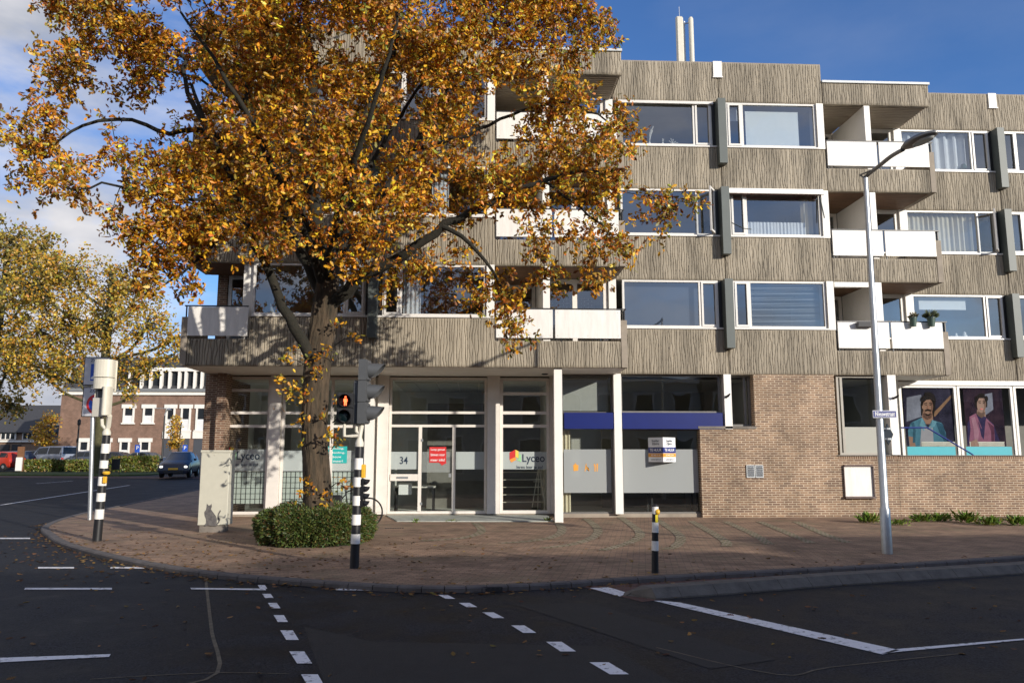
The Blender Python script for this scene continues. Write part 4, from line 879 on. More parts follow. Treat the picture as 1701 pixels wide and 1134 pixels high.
# easel, wire grids, desks inside the shop
m = MB(); Ye = YS+.5; a = UN(895,772,Y=Ye); 
for px in (884,905): b = UN(px, 842, Y=Ye); m.tube([a, b], .012, 6)
m.tube([a, (a.x, Ye+.5, .04)], .012, 6); b = UN(895,800,Y=Ye); m.box(b.x-.16,b.x+.16,Ye-.02,Ye+.01,b.z,b.z+.02)
tag(m.build('easel', CREAM, at=(a.x,Ye,.04)), 'pale folding easel standing inside the right shop window', 'easel')
for px0, px1, lab in ((372,443,'black wire grid panel behind the left corner shop window'),(470,545,'black wire grid panel in the shop window left of the oak trunk'),(548,608,'black wire grid panel in the shop window right of the oak trunk')):
    m = MB(); Yg = YS+.034; x0, x1 = sx(px0), sx(px1); n = round((x1-x0)/.13)
    for i in range(n+1): m.box(x0+(x1-x0)*i/n-.006, x0+(x1-x0)*i/n+.006, Yg-.012, Yg-.006, sz(837), sz(783))
    for j in range(7): z = sz(837)+(sz(783)-sz(837))*j/6; m.box(x0, x1, Yg-.006, Yg, z-.006, z+.006)
    tag(m.build('wire_grid', BLACK, at=(x0,Yg,sz(837))), lab, 'wire grid', 'wire grids in the shop windows')
m = MB()
for j in range(5): z = sz(838-j*13); m.box(sx(834), sx(909), YS+.9, YS+1.2, z, z+.02)
m.box(sx(834),sx(834)+.03,YS+.9,YS+1.2,.03,sz(780)); m.box(sx(909)-.03,sx(909),YS+.9,YS+1.2,.03,sz(780)); tag(m.build('shelf_rack', CREAM, at=(sx(870),YS+1,.03)), 'pale shelf rack with empty shelves inside the right shop window', 'shelf')
def desk(x, y, w_, label, mt):
    t = thing('desk', label, 'desk', (x,y,.03)); MB().box(x,x+w_,y,y+.7,.74,.78).build('desk_top', mt, t)
    for a in (x+.03, x+w_-.08):
        for b in (y+.05, y+.6): MB().box(a,a+.05,b,b+.05,.03,.738).build('leg', DARK, t)
desk(sx(650), YS+.8, 1.2, 'white desk just inside the shop door with the house number', PANEL); desk(gx(1085), YG+.5, 1.4, 'dark desk behind the frosted window under the to let sign', DARK)
Yc = YG+.25
sheet('curtain', 'cream vertical curtain strips at the left edge of the glazed bay with pictograms', 'curtain', gx(936), gx(949), .12, 2.36, Yc, BLINDC, .02, .1)
sheet('roller_blind', 'grey slatted blind behind the glass above the short blue fascia', 'blind', gx(937), gx(1014), 2.9, 3.85, Yc, M('grey_blind',(.36,.36,.35),.7,.1,4))
m = MB(); m.box(sx(662),sx(684),YS+.3,YS+.32,sz(822),sz(802)); tag(m.build('notice', WLET, at=(sx(672),YS+.3,sz(822))), 'plain white sheet hanging behind the lower pane beside the shop door', 'notice')

# ------------------------------------------------------------------ roof antenna
q = UN(1135, 100, Y=25.6); zt_, zb0 = UN(1128,30,Y=25.6).z, PAR-.35
t = thing('antenna_mast', 'pair of tall white antenna panels standing on the flat roof', 'antenna', (q.x, 25.6, zb0))
xa, xb_ = X_(1129.5,60,25.6), X_(1147,60,25.6)
MB().cbox(xa-.16, xa+.1, 25.45, 25.6, zb0+1.0, zt_, .05).build('antenna_panel', CREAM, t); MB().lathe((xb_,25.5,zb0+1.0), [(.075,0),(.085,.02),(.085,zt_-zb0-1.1),(.06,zt_-zb0-1.04)], 12).build('antenna_panel', CREAM, t, True)
m = MB(); m.tube([(xa+.2,25.75,zb0),(xa+.2,25.75,zt_-.05)], .04, 8); m.tube([(xa,25.62,zt_-.15),(xa+.2,25.75,zt_-.15),(xb_,25.6,zt_-.15)], .02, 6); m.tube([(xa,25.62,zb0+1.5),(xa+.2,25.75,zb0+1.5),(xb_,25.6,zb0+1.5)], .02, 6); m.tube([(xa,25.6,zt_),(xa,25.6,zt_+.42)], .01, 5); m.build('mast', STEEL, t)

# ------------------------------------------------------------------ leaves
def leaf_outline():
    """lobed oak leaf, unit length, tip at +x: (x, y, lift)"""
    h = [(0,.015),(.16,.07),(.24,.2),(.33,.1),(.44,.29),(.55,.15),(.68,.3),(.77,.15),(.9,.17),(1,0)]
    up = [(x,y,-y*.25) for x,y in h]; lo = [(x,-y,-y*.25) for x,y in h[-2::-1]]
    return np.array([(.5,0,.03)]+up+lo)
OAK = leaf_outline(); NO = len(OAK)-1
OAKF = np.array([(0, 1+i, 1+(i+1) % NO) for i in range(NO)])
NAR = np.array([(.35,0,.02),(0,0,0),(.45,.16,-.02),(1,0,-.05),(.45,-.16,-.02)]); NARF = np.array([(0,1,4),(0,4,3),(0,3,2),(0,2,1)])
OVAL = np.array([(0,0,0),(.35,.3,-.05),(.75,.24,-.06),(1,0,-.1),(.75,-.24,-.06),(.35,-.3,-.05)]); OVALF = np.array([(0,1,2),(0,2,3),(0,3,4),(0,4,5)])
def leaves(pos, dirs, nrm, size, shape, faces):
    """place leaves: tip along dirs, face along nrm"""
    d = dirs/np.linalg.norm(dirs, axis=1, keepdims=True); n = nrm-d*(nrm*d).sum(1, keepdims=True); n /= np.linalg.norm(n, axis=1, keepdims=True)+1e-9; s = np.cross(n, d)
    k = len(shape); curl = (1+.8*rng.standard_normal(len(pos)))[:,None,None]
    P = pos[:,None,:] + size[:,None,None]*(d[:,None,:]*shape[None,:,0:1]+s[:,None,:]*shape[None,:,1:2]+n[:,None,:]*shape[None,:,2:3]*curl)
    F = faces[None]+(np.arange(len(pos))*k)[:,None,None]
    return P.reshape(-1,3), F.reshape(-1,faces.shape[1]), k
def palette(n, cols, w, var=.25):
    c = np.array(cols)[rng.choice(len(cols), n, p=np.array(w)/sum(w))]
    return np.clip(c*np.exp(rng.normal(0, var, (n,1)))*np.exp(rng.normal(0, .08, (n,3))), 0, 1)
def catmull(P, step=.22):
    P = [Vector(p) for p in P]; o = []
    for i in range(len(P)-1):
        a, b, c, d = P[max(i-1,0)], P[i], P[i+1], P[min(i+2,len(P)-1)]; n = max(2, int((c-b).length/step))
        for j in range(n):
            t = j/n; o.append((b*2+(c-a)*t+(a*2-b*5+c*4-d)*t*t+(b*3-a-c*3+d)*t**3)*.5)
    o.append(P[-1]); return o
def pxs(pts): return [UN(x, y, Y=Y) for x, y, Y in pts]
# ------------------------------------------------------------------ the oak
TY = 16.0
tb = UN(527, 850, Y=TY)
oak = thing('oak_tree', 'big oak with golden autumn leaves and thick trunk rising from a round hedge', 'tree', (tb.x, TY, 0))
def limb(pts, r0, r1, name, mat, n=10, wob=.0, parent=oak):
    c = catmull(pts); k = len(c); rad = [r0+(r1-r0)*(i/(k-1))**.8 for i in range(k)]
    c = [p+Vector((rng.normal(0,wob),rng.normal(0,wob),rng.normal(0,wob))) if 1 < i < k-1 else p for i, p in enumerate(c)]
    m = MB(); m.tube(c, rad, n); m.build(name, mat, parent, True); return c, rad
SK, SR = [], []
tp = [(528,862,TY),(526,800,TY),(522,720,TY),(524,650,TY),(529,590,TY),(537,530,TY),(544,470,TY),(548,430,TY)]
c = catmull(pxs(tp), .028); k = len(c)
# trunk surface: an uneven, slightly flared cylinder
nr = 110; zs_ = np.array([p.z for p in c]); prof = np.interp(zs_, [-.1,.15,.5,1.2,2.2,3.3,4.2,5.0,5.8], [.40,.33,.29,.26,.24,.25,.255,.23,.185])
ang = np.linspace(0, 2*np.pi, nr, endpoint=False)
rr = prof[:,None]*(1+.05*np.sin(3*ang[None]+zs_[:,None]*.6)+.035*np.sin(5*ang[None]-zs_[:,None]*1.3)+.11*(np.abs(vnoise(ang[None]*5.2+vnoise(ang[None]*2, zs_[:,None]*3, 9)*1.6, zs_[:,None]*1.5, 4)-.5)*2)**.7+.03*vnoise(ang[None]*16, zs_[:,None]*7, 6)-.05+.10*np.exp(-np.clip(zs_,0,9)[:,None]*3)*np.sin(6*ang[None]))
V = np.array([[ (p.x+r*math.cos(a), p.y+r*math.sin(a), p.z) for a, r in zip(ang, row)] for p, row in zip(c, rr)]).reshape(-1,3)
i, j = np.meshgrid(np.arange(k-1), np.arange(nr)); F = np.stack([i*nr+j, i*nr+(j+1)%nr, (i+1)*nr+(j+1)%nr, (i+1)*nr+j], -1).reshape(-1,4)
npmesh('trunk', V, F, BARK, oak, smooth=True)
LIMBS = [
 ([(520,600,15.9),(490,545,15.6),(462,492,15.4),(441,432,15.2),(415,388,15),(396,330,14.9),(372,268,14.8),(346,220,14.7),(318,140,14.6)], .125, .03),
 ([(540,500,16),(512,440,16.1),(488,398,16.2),(468,340,16.3),(455,280,16.3),(430,210,16.4),(400,130,16.5),(380,30,16.6)], .14, .03),
 ([(546,450,16),(530,380,16.1),(516,300,16.2),(513,220,16.2),(519,130,16.2),(510,40,16.3),(500,-90,16.4),(490,-220,16.4)], .17, .03),
 ([(548,450,16),(574,390,16),(581,310,15.9),(590,240,15.8),(620,160,15.7),(655,80,15.6),(690,-20,15.5)], .14, .03),
 ([(545,510,16),(590,466,15.7),(640,440,15.4),(690,412,15.2),(740,372,15),(800,345,14.8),(850,320,14.6),(905,300,14.4),(965,285,14.2),(1030,296,14)], .15, .022),
 ([(735,376,15),(766,392,14.9),(795,420,14.8),(828,470,14.8),(845,530,14.7)], .055, .015),
 ([(552,440,16),(620,345,16.2),(680,255,16.4),(730,172,16.5),(770,108,16.6),(806,70,16.7),(880,20,16.8)], .11, .025),
 ([(402,345,14.95),(345,418,14.6),(300,455,14.4),(262,482,14.3)], .045, .015),
 ([(452,270,16.3),(392,242,15.9),(332,216,15.5),(280,222,15.2),(220,200,15),(140,208,14.8),(70,250,14.6)], .075, .018),
 ([(350,228,14.7),(312,150,14.9),(300,90,15.2),(238,52,15.4),(160,30,15.5)], .06, .018),
 ([(545,470,16),(560,360,14.6),(600,230,13.3),(640,120,12.6),(660,20,12.3)], .11, .02),
 ([(540,480,16),(490,360,14.8),(430,230,13.6),(370,120,13),(300,20,12.8)], .1, .02),
 ([(686,248,16.4),(760,232,16),(850,190,15.6),(940,170,15.3),(1020,210,15)], .05, .015),
 ([(546,440,16.1),(600,300,17.4),(680,170,18),(760,60,18.2)], .1, .02),
 ([(540,440,16.1),(470,290,17.3),(380,160,17.8),(260,110,17.8)], .1, .02),
 ([(400,330,14.9),(300,330,14),(200,310,13.6),(110,312,13.5)], .04, .015),
 ([(905,300,14.4),(960,345,14.2),(1010,390,14),(985,430,14)], .03, .012)]
for pts, r0, r1 in LIMBS:
    cc, rad = limb(pxs(pts), r0, r1, 'branch', BARK2, 10, .018); SK += [tuple(p) for p in cc[2:]]; SR += rad[2:]
blobs = [(120,30,70,15.2),(230,20,85,15.2),(350,20,85,14.6),(470,20,90,15),(600,20,90,14.8),(720,30,90,15.4),(840,30,80,16.2),(930,30,60,16.5),(975,40,40,16.6),
 (105,125,62,15),(210,105,66,15.2),(300,85,60,14.8),(430,105,72,14),(520,110,70,13.6),(620,120,75,13.4),(740,105,75,15),(845,95,58,16),(915,100,45,16.2),(970,95,40,16.2),(1000,55,22,16.5),
 (85,215,58,14.7),(150,230,55,14.8),(62,280,48,14.6),(112,318,36,13.6),(40,238,30,14.6),(268,196,26,15),(330,250,60,14.2),(430,220,68,13.8),(540,225,70,13.6),(645,215,72,14.2),(740,205,58,15.8),
 (235,295,62,13.8),(310,335,72,14.4),(215,365,40,14),(285,395,58,14.3),(395,345,62,14),(490,330,58,14),(590,345,60,14.2),(690,290,60,15),(655,370,52,14.6),(560,290,60,13.4),(470,280,60,13.4),
 (238,440,40,14.2),(262,485,32,14.2),(325,430,40,14.4),(420,415,42,14.6),(300,470,26,14.4),(480,400,40,14.2),(410,330,60,15.8),(340,185,34,15.6),
 (955,185,60,15.2),(1020,225,50,15),(890,190,48,15.5),(925,255,56,14.8),(1005,285,62,14.2),(1055,335,40,14),(1115,352,30,13.9),(1140,340,16,13.9),(955,340,54,14.2),(1020,385,42,14),(850,280,52,14.8),(780,275,50,15.4),(800,330,38,14.9),(885,350,40,14.5),(985,420,32,14),(915,405,40,14.3),(905,455,22,14.3),(990,460,16,14),
 (770,415,24,14.8),(818,470,32,14.8),(845,515,32,14.7),(855,555,24,14.7),(800,500,26,14.8),(700,440,36,15.2),(645,465,26,15.4),(690,488,22,15.2),(755,350,40,14.9),(610,420,40,14.8),(560,420,36,14.6),(540,375,40,14.4),
 (100,-60,90,15.2),(240,-80,110,15.2),(400,-100,120,14.8),(560,-120,120,14.8),(720,-100,110,15.2),(860,-60,90,16),(940,-30,60,16.4),(330,-240,130,15.5),(500,-290,150,15.5),(670,-250,130,15.6),(500,-430,110,15.8),
 (450,120,90,17.4),(600,100,100,17.6),(330,70,50,17.3),(720,150,80,17.6),(520,260,80,17.2),(640,300,70,17),(400,260,70,17),(300,280,60,16),
 (450,0,100,12.6),(600,-20,100,12.4),(330,-10,80,13)]
cent = []
for (bx_, by, br, bY) in blobs:
    c0 = UN(bx_, by, Y=bY); r = br/1306*bY; n = max(3, int(32*(r/.8)**2.2))
    if by < -40: n = int(n*.45)
    for _ in range(n):
        v = rng.standard_normal(3); v /= np.linalg.norm(v); v *= r*rng.uniform(.15,1)**.55
        v[1] *= 1.25
        p = np.array(c0)+v
        if p[1] < 19.1: cent.append(p)
cent = np.array(cent)
# thin out clusters that crowd each other
keep = []; cell = {}
for p in cent[rng.permutation(len(cent))]:
    kx = tuple((p//.28).astype(int))
    if cell.get(kx, 0) < 1: cell[kx] = cell.get(kx, 0)+1; keep.append(p)
cent = np.array(keep)
# the crown opens up in front of its main limbs
def topx(P):
    v = np.asarray(P)-np.array((0,0,EYE)); d = v@np.array(FW); return np.stack([850.5+FPX*(v@np.array(RT))/d, 567-FPX*(v@np.array(UP))/d], -1)
sk2 = topx(SK); skY = np.array([p[1] for p in SK]); cp = topx(cent); ok = np.ones(len(cent), bool); thick = np.array(SR) > .035
for i_ in range(len(cent)):
    d_ = np.hypot(*(sk2[thick]-cp[i_]).T); j_ = np.argmin(d_)
    if d_[j_] < 20 and cent[i_,1] < skY[thick][j_]+.1 and rng.random() < .6: ok[i_] = False
ok &= vnoise(cp[:,0]/62+9, cp[:,1]/62+40, 3)+.18*(np.abs(cent[:,1]-15) > 2.2) > .30   # airy gaps between the leaf sprays
cent = cent[ok]
# grow twigs from the skeleton out to every cluster
SKn = np.array(SK); srad = np.array(SR)
d0 = np.array([np.min(((SKn-p)**2).sum(1)) for p in cent]); order = np.argsort(d0)
SKl = [SKn]; twig = MB(); RADS = list(srad); allN = SKn.copy(); tdir = np.zeros_like(cent)
buf = []; 
for idx in order:
    p = cent[idx]; dd = ((allN-p)**2).sum(1); a = allN[np.argmin(dd)]; dist = math.sqrt(dd.min())
    mid = (a+p)/2+np.array([rng.normal(0,.05),rng.normal(0,.05),-.06*dist+rng.normal(0,.05)])*min(1,dist)
    n = 3 if dist < .8 else 5; ts = np.linspace(0, 1, n+1)[:,None]; path = (1-ts)**2*a+2*ts*(1-ts)*mid+ts**2*p
    r0 = .006+.008*min(dist, 2.2); twig.tube([tuple(v) for v in path], [r0+( .004-r0)*i/n for i in range(n+1)], 4, False)
    allN = np.vstack([allN, path[1:]]); tdir[idx] = path[-1]-path[-2]
twig.build('twigs', BARK2, oak)
pos, dr, nm_, tone = [], [], [], []
COLS = [(.68,.35,.022),(.52,.195,.018),(.40,.30,.036),(.37,.11,.018),(.15,.062,.018),(.22,.23,.036)]
for p, td in zip(cent, tdir):
    td = td/(np.linalg.norm(td)+1e-6); nros = 13
    right = np.clip((p[0]-1.5)/3.5, 0, 1); low = np.clip((6.5-p[2])/3, 0, 1)*(p[0] > 0)
    g = max(right, low*.6)+rng.normal(0,.18); wv = np.clip([.42-.22*g, .24-.06*g, .14+.30*g, .12, .10, .05+.16*g], .02, 1)
    for _ in range(nros):
        rc = p+rng.normal(0, .155, 3); rd = td*.6+rng.standard_normal(3)*.8; rd /= np.linalg.norm(rd); n = rng.integers(6, 9)
        for _ in range(n):
            v = rd*.7+rng.standard_normal(3)*.75; v[2] -= .25
            pos.append(rc+rng.normal(0,.03,3)); dr.append(v); q = rng.standard_normal(3); q[2] += .9; q[1] -= .55; q[0] += .35; nm_.append(q)
        tone.append((n, wv))
pos = np.array(pos); dr = np.array(dr); nm_ = np.array(nm_)
col = np.vstack([palette(n, COLS, wv, .22)*math.exp(rng.normal(-.06,.38)) for n, wv in tone])
P, F, kk = leaves(pos, dr, nm_, rng.uniform(.07, .122, len(pos)), OAK, OAKF)
npmesh('crown', P, F, LEAF, oak, col=np.c_[np.repeat(np.clip(col,0,1), kk, 0), np.ones(len(P))])
NLEAF = len(pos); print('LEAVES', NLEAF, len(cent))
# sprouts on the trunk
for (px, py, s) in [(490,585,.2),(478,595,.16),(520,600,.2),(495,640,.25),(480,655,.25),(505,660,.2),(545,585,.2),(560,665,.12),(530,620,.2),(497,700,.16),(575,690,.08),(549,725,.22),(562,735,.16),(503,735,.05),(570,800,.16),(497,820,.1),(515,815,.18),(545,825,.18),(538,690,.12),(585,560,.15),(560,540,.15),(505,800,.14),(470,630,.14)]:
    Yt = TY-.32-random.uniform(0,.25); c0 = np.array(UN(px,py,Y=Yt)); root = np.array((np.clip(c0[0], tb.x-.28, tb.x+.26), TY-.1, c0[2]-.12))
    pos, dr, nm_ = [], [], []; sp = MB(); sp.tube([tuple(root), tuple((root+c0)/2+np.array((0,0,.04))), tuple(c0)], [.012,.008,.004], 5)
    for _ in range(int(120*s)):
        pos.append(c0+rng.normal(0,s*.42,3)); v = c0-root+rng.standard_normal(3)*.3; dr.append(v); q = rng.standard_normal(3)+np.array((.3,-.6,.7)); nm_.append(q)
    pos = np.array(pos); P, F, kk = leaves(pos, np.array(dr), np.array(nm_), rng.uniform(.07,.12,len(pos)), OAK, OAKF); col = palette(len(pos), COLS, [.4,.2,.25,.05,.05,.1], .2)
    so_ = sp.build('sprout', BARK2, oak); npmesh('sprout_leaves', P, F, LEAF, so_, col=np.c_[np.repeat(col,kk,0), np.ones(len(P))])

# ------------------------------------------------------------------ round hedge at the foot of the oak
hc = np.array((tb.x-.03, 16.0, 0)); hed = thing('round_hedge', 'low round evergreen hedge ringing the foot of the oak trunk', 'hedge', tuple(hc))
n = 26000; th = rng.uniform(0, 2*np.pi, n); u = rng.uniform(0, 1, n)
# squashed dome shell with ragged tufts
ph = np.arccos(1-u*.98); rad_ = 1.0-np.abs(rng.normal(0,.1,n))+.07*np.sin(th*7+np.sin(th*3)*2)*np.sin(ph*5)
prx, prz = np.sin(ph)**.55, np.cos(ph)**.45
pos = np.stack([hc[0]+1.13*rad_*prx*np.cos(th), hc[1]+1.13*rad_*prx*np.sin(th), .02+.69*rad_*prz*(1+.05*np.sin(th*5+1))], -1)
n2 = 15000; th2 = rng.uniform(0,2*np.pi,n2); r2 = 1.13*(1-np.abs(rng.normal(0,.06,n2))+.05*np.sin(th2*9)); z2 = rng.uniform(.0,.5,n2)
pos = np.vstack([pos, np.stack([hc[0]+(r2-.12*(1-z2/.5)**2)*np.cos(th2), hc[1]+(r2-.12*(1-z2/.5)**2)*np.sin(th2), z2], -1)]); n += n2
outw = pos-np.array((hc[0],hc[1],.1)); outw /= np.linalg.norm(outw,axis=1,keepdims=True)
P, F, kk = leaves(pos, outw+rng.standard_normal((n,3))*.55+np.array((0,0,-.1)), outw*.8+rng.standard_normal((n,3))*.6, rng.uniform(.035,.085,n), NAR, NARF)
col = palette(n, [(.055,.085,.02),(.085,.115,.025),(.13,.12,.03),(.16,.08,.03)], [.45,.3,.15,.06], .3)
npmesh('foliage', P, F, NEED, hed, col=np.c_[np.repeat(col,kk,0), np.ones(len(P))])
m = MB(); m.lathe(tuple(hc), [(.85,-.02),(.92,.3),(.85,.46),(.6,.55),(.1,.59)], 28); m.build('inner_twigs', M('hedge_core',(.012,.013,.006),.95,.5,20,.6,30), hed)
m = MB(); m.lathe((hc[0],hc[1],-.02), [(1.02,0),(1.02,.022),(.98,.026)], 32); struct(m.build('planting_soil', SOIL))

# ------------------------------------------------------------------ front traffic light
def striped_pole(base, top, r, pattern, parent, cap=None):
    """pattern: list of (fraction from top, black or white) bands"""
    b, t_ = Vector(base), Vector(top); f0 = 0
    MB().tube([t_, b], [r, r*1.14], 16).build('pole', BLACK, parent, True)
    for f1, isb in pattern:
        if not isb: MB().tube([t_+(b-t_)*f0, t_+(b-t_)*f1], [r*(1+.14*f0)+.002, r*(1+.14*f1)+.002], 16).build('white_band', WHITE, parent, True)
        f0 = f1
    if cap: MB().lathe(t_, [(r*1.05,-.005),(r*1.1,.05),(r*.7,.12)], 12).build('pole_cap', CREAM, parent, True)
pb = UN(588.5, 943, Z=0); Yp = pb.y
tl = thing('traffic_light', 'traffic light on striped pole in front of the oak with red pedestrian figure lit', 'traffic light', (pb.x, Yp, 0))
pt = UN(596, 740, Y=Yp)
pts_y = [705,741,762,776,795.5,808.5,823.5,839.5,855,872,886.5,902.5,943]
top = UN(597, 741, Y=Yp); tot = 943-741
pat = [((y-741)/tot, k) for y, k in zip([761,775,780,793,795.5,809,824,840,855,872,887,903,943],[1,0,0,1,0,0,1,0,1,0,1,0,1])]
striped_pole(pb, top, .062, pat, tl, True)
def signal_head(parent, C0, face, wd, ht, dp, nl, body, vis, lens, name='signal_head', visl=.3, lr=.1):
    """housing box facing `face`, with hooded lenses as sub-parts"""
    f = Vector(face).normalized(); s = Vector((-f.y, f.x, 0)); C0 = Vector(C0); m = MB()
    def bxo(a0,a1,b0,b1,z0,z1,mm):
        mm.add([tuple(C0+f*a+s*b+Vector((0,0,z))) for z in (z0,z1) for a,b in ((a0,b0),(a1,b0),(a1,b1),(a0,b1))], [(0,3,2,1),(4,5,6,7),(0,1,5,4),(1,2,6,5),(2,3,7,6),(3,0,4,7)])
    step = ht/nl
    for i in range(nl):
        bxo(-dp/2, dp/2, -wd/2, wd/2, -ht/2+i*step+.006, -ht/2+(i+1)*step-.006, m); bxo(dp/2-.004, dp/2+.018, -wd/2+.02, wd/2-.02, -ht/2+i*step+.02, -ht/2+(i+1)*step-.02, m)
    bxo(-dp/2+.015, dp/2-.015, -wd/2+.015, wd/2-.015, -ht/2+.001, ht/2-.001, m)
    h = m.build(name, body, parent)
    for i in range(nl):
        c = C0+f*(dp/2+.018)+Vector((0,0,ht/2-(i+.5)*step)); v = MB(); n = 20; rr = min(step, wd)*.44; vs = []
        for r_ in (rr, rr*.95):
            for k in range(n):
                a = 2*math.pi*k/n; z = math.sin(a); ln = visl*(.09+.91*((z+1)/2)**.62) if r_ == rr else visl*(.09+.91*((z+1)/2)**.62)-.002
                p = s*math.cos(a)*r_+Vector((0,0,z*r_)); vs += [c+p, c+p*(.93)+f*ln+Vector((0,0,-.05*ln))]
        fs = []
        for o, flip in ((0,0),(2*n,1)):
            for k in range(n): q = (o+2*k, o+2*((k+1)%n), o+2*((k+1)%n)+1, o+2*k+1); fs.append(q if not flip else q[::-1])
        for k in range(n): fs.append((2*k+1, 2*((k+1)%n)+1, 2*n+2*((k+1)%n)+1, 2*n+2*k+1))
        v.add(vs, fs); v.build('visor', vis, h, True)
        MB().lathe(c, [(lr,0),(lr,.012),(lr*.6,.03),(.005,.036)], 18, d=f).build('lens', lens[i], h, True)
    return h
LR, LA, LG = M('red_lens',(.2,.01,.01),.2,.1), M('amber_lens',(.2,.05,.01),.2,.1), M('green_lens',(.002,.009,.012),.35,.1)
fd = Vector((math.cos(R(7)), -math.sin(R(7)), 0))
hc_ = UN(604.5, 650.5, Y=Yp)
hd = signal_head(tl, (hc_.x, Yp, hc_.z), fd, .27, 1.0, .12, 3, GREYM, GREYM, (LR, LA, LG), visl=.25)
# small box behind the head, pedestrian head towards the camera
MB().cbox(hc_.x-.155, hc_.x-.075, Yp-.06, Yp+.08, UN(590,703,Y=Yp).z, UN(590,632,Y=Yp).z, .015).build('rear_housing', GREYM, tl)
pc = UN(573.5, 678, Y=Yp-.05)
LEDR = M('unlit_red_lens',(.03,.004,.004),.25,.1)
ph_ = signal_head(tl, (pc.x, Yp-.05, pc.z), (.08,-1,0), .25, .47, .12, 2, BLACK, BLACK, (LEDR, LG), name='pedestrian_head', visl=.16, lr=.095)
c0 = UN(573.8, 665.5, Y=Yp-.172); m = MB(); sc_ = .0072
def man(pts, mm): mm.poly([(c0.x+a*sc_, Yp-.172, c0.z+b*sc_) for a,b in pts])
man(E2(0,0,2.1,2.2,12) and [(x, 8.3-y) for x,y in E2(0,0,2.1,2.2,12)], m)
man([(-2.5,5.6),(2.5,5.6),(4,3.6),(4.2,-1.6),(3,-1.6),(2.8,-1),(2.7,-10),(.8,-10),(.2,-3.4),(-.2,-3.4),(-.8,-10),(-2.7,-10),(-2.8,-1),(-3,-1.6),(-4.2,-1.6),(-4,3.6)], m)
m.build('lit_figure', M('lit_red_figure',(1,.13,.04),.5,0,emit=3.2), ph_)
m = MB(); m.tube([UN(597,741,Y=Yp)+Vector((0,0,.1)), UN(598,722,Y=Yp), UN(601,706,Y=Yp)], .035, 8); m.tube([UN(598,723,Y=Yp), UN(585,724,Y=Yp), UN(572,724,Y=Yp-.04), UN(572,703,Y=Yp-.05)], .026, 8); m.tube([UN(599,722,Y=Yp), UN(592,716,Y=Yp), UN(592,703,Y=Yp)], .026, 8); m.build('bracket', CREAM, tl, True)
bq = UN(604, 782, Y=Yp); m = MB(); m.cbox(bq.x-.035, bq.x+.03, Yp-.05, Yp+.05, bq.z-.1, bq.z+.1, .012); m.build('push_button', YEL, tl)
hc2 = UN(602, 818, Y=Yp); signal_head(tl, (hc2.x-.01, Yp, hc2.z), (1,-.15,0), .1, .43, .07, 4, BLACK, BLACK, (LR,LA,LG,LG), name='low_cycle_signal', visl=.07, lr=.03)
# ------------------------------------------------------------------ left traffic light, seen from behind
pb = UN(161, 898, Z=0); Yp = pb.y; top = UN(177, 722, Y=Yp)
tl2 = thing('traffic_light', 'leaning striped traffic light with cream housings seen from behind beside the parking signs', 'traffic light', (pb.x, Yp, 0))
pat = [((y-722)/176., k) for y, k in zip([737,753,765,778,792,807,819,833,846,862,898],[1,0,1,0,1,0,1,0,1,0,1])]
striped_pole(pb, top, .075, pat, tl2, True)
k_ = Yp/1306
def bk(px0, px1, py0, py1, name, mat, y0, y1, rnd=True):
    x0, x1, z0, z1 = X_(px0,(py0+py1)/2,Yp), X_(px1,(py0+py1)/2,Yp), Z_(px0,py1,Yp), Z_(px0,py0,Yp); m = MB()
    if rnd:
        n = 10; pts = [(x0,y1)]+[((x0+x1)/2-(x1-x0)/2*math.cos(math.pi*i/n), y0+.12-.12*math.sin(math.pi*i/n)) for i in range(n+1)]+[(x1,y1)]
        m.prism(pts, z0, z1, 'z')
    else: m.cbox(x0,x1,y0,y1,z0,z1,.015)
    return m.build(name, mat, tl2, False)
h1 = bk(160,191,598,627,'signal_head',CREAM,Yp-.2,Yp+.1); bk(158,190,628.2,646,'signal_head',CREAM,Yp-.18,Yp+.1); bk(157,160,600,660,'backplate',CREAM,Yp+.05,Yp+.07,False); bk(188.5,192,598,650,'backplate',CREAM,Yp+.05,Yp+.07,False)
bk(176,188,643,690,'rear_housing',CREAM,Yp-.26,Yp-.04); bk(157,178,661,692,'signal_head',M('grey_cream_paint',(.46,.44,.39),.5,.1),Yp-.12,Yp+.1,False); bk(161,178,646.5,660,'visor',GREYM,Yp-.02,Yp+.22,False)
m = MB(); m.tube([UN(177,722,Y=Yp)+Vector((0,0,.1)), UN(180,708,Y=Yp), UN(182,690,Y=Yp-.12)], .05, 8); m.tube([UN(178,715,Y=Yp), UN(170,706,Y=Yp), UN(169,692,Y=Yp)], .035, 8); m.build('bracket', CREAM, tl2, True)
bq = UN(177, 785, Y=Yp-.09); MB().lathe((bq.x,Yp-.1,bq.z), [(.06,-.03),(.075,0),(.06,.03)], 12).build('push_button', YEL, tl2, True); MB().cbox(bq.x-.06, bq.x+.01, Yp-.12, Yp-.06, bq.z-.2, bq.z-.07, .01).build('button_box', YEL, tl2)
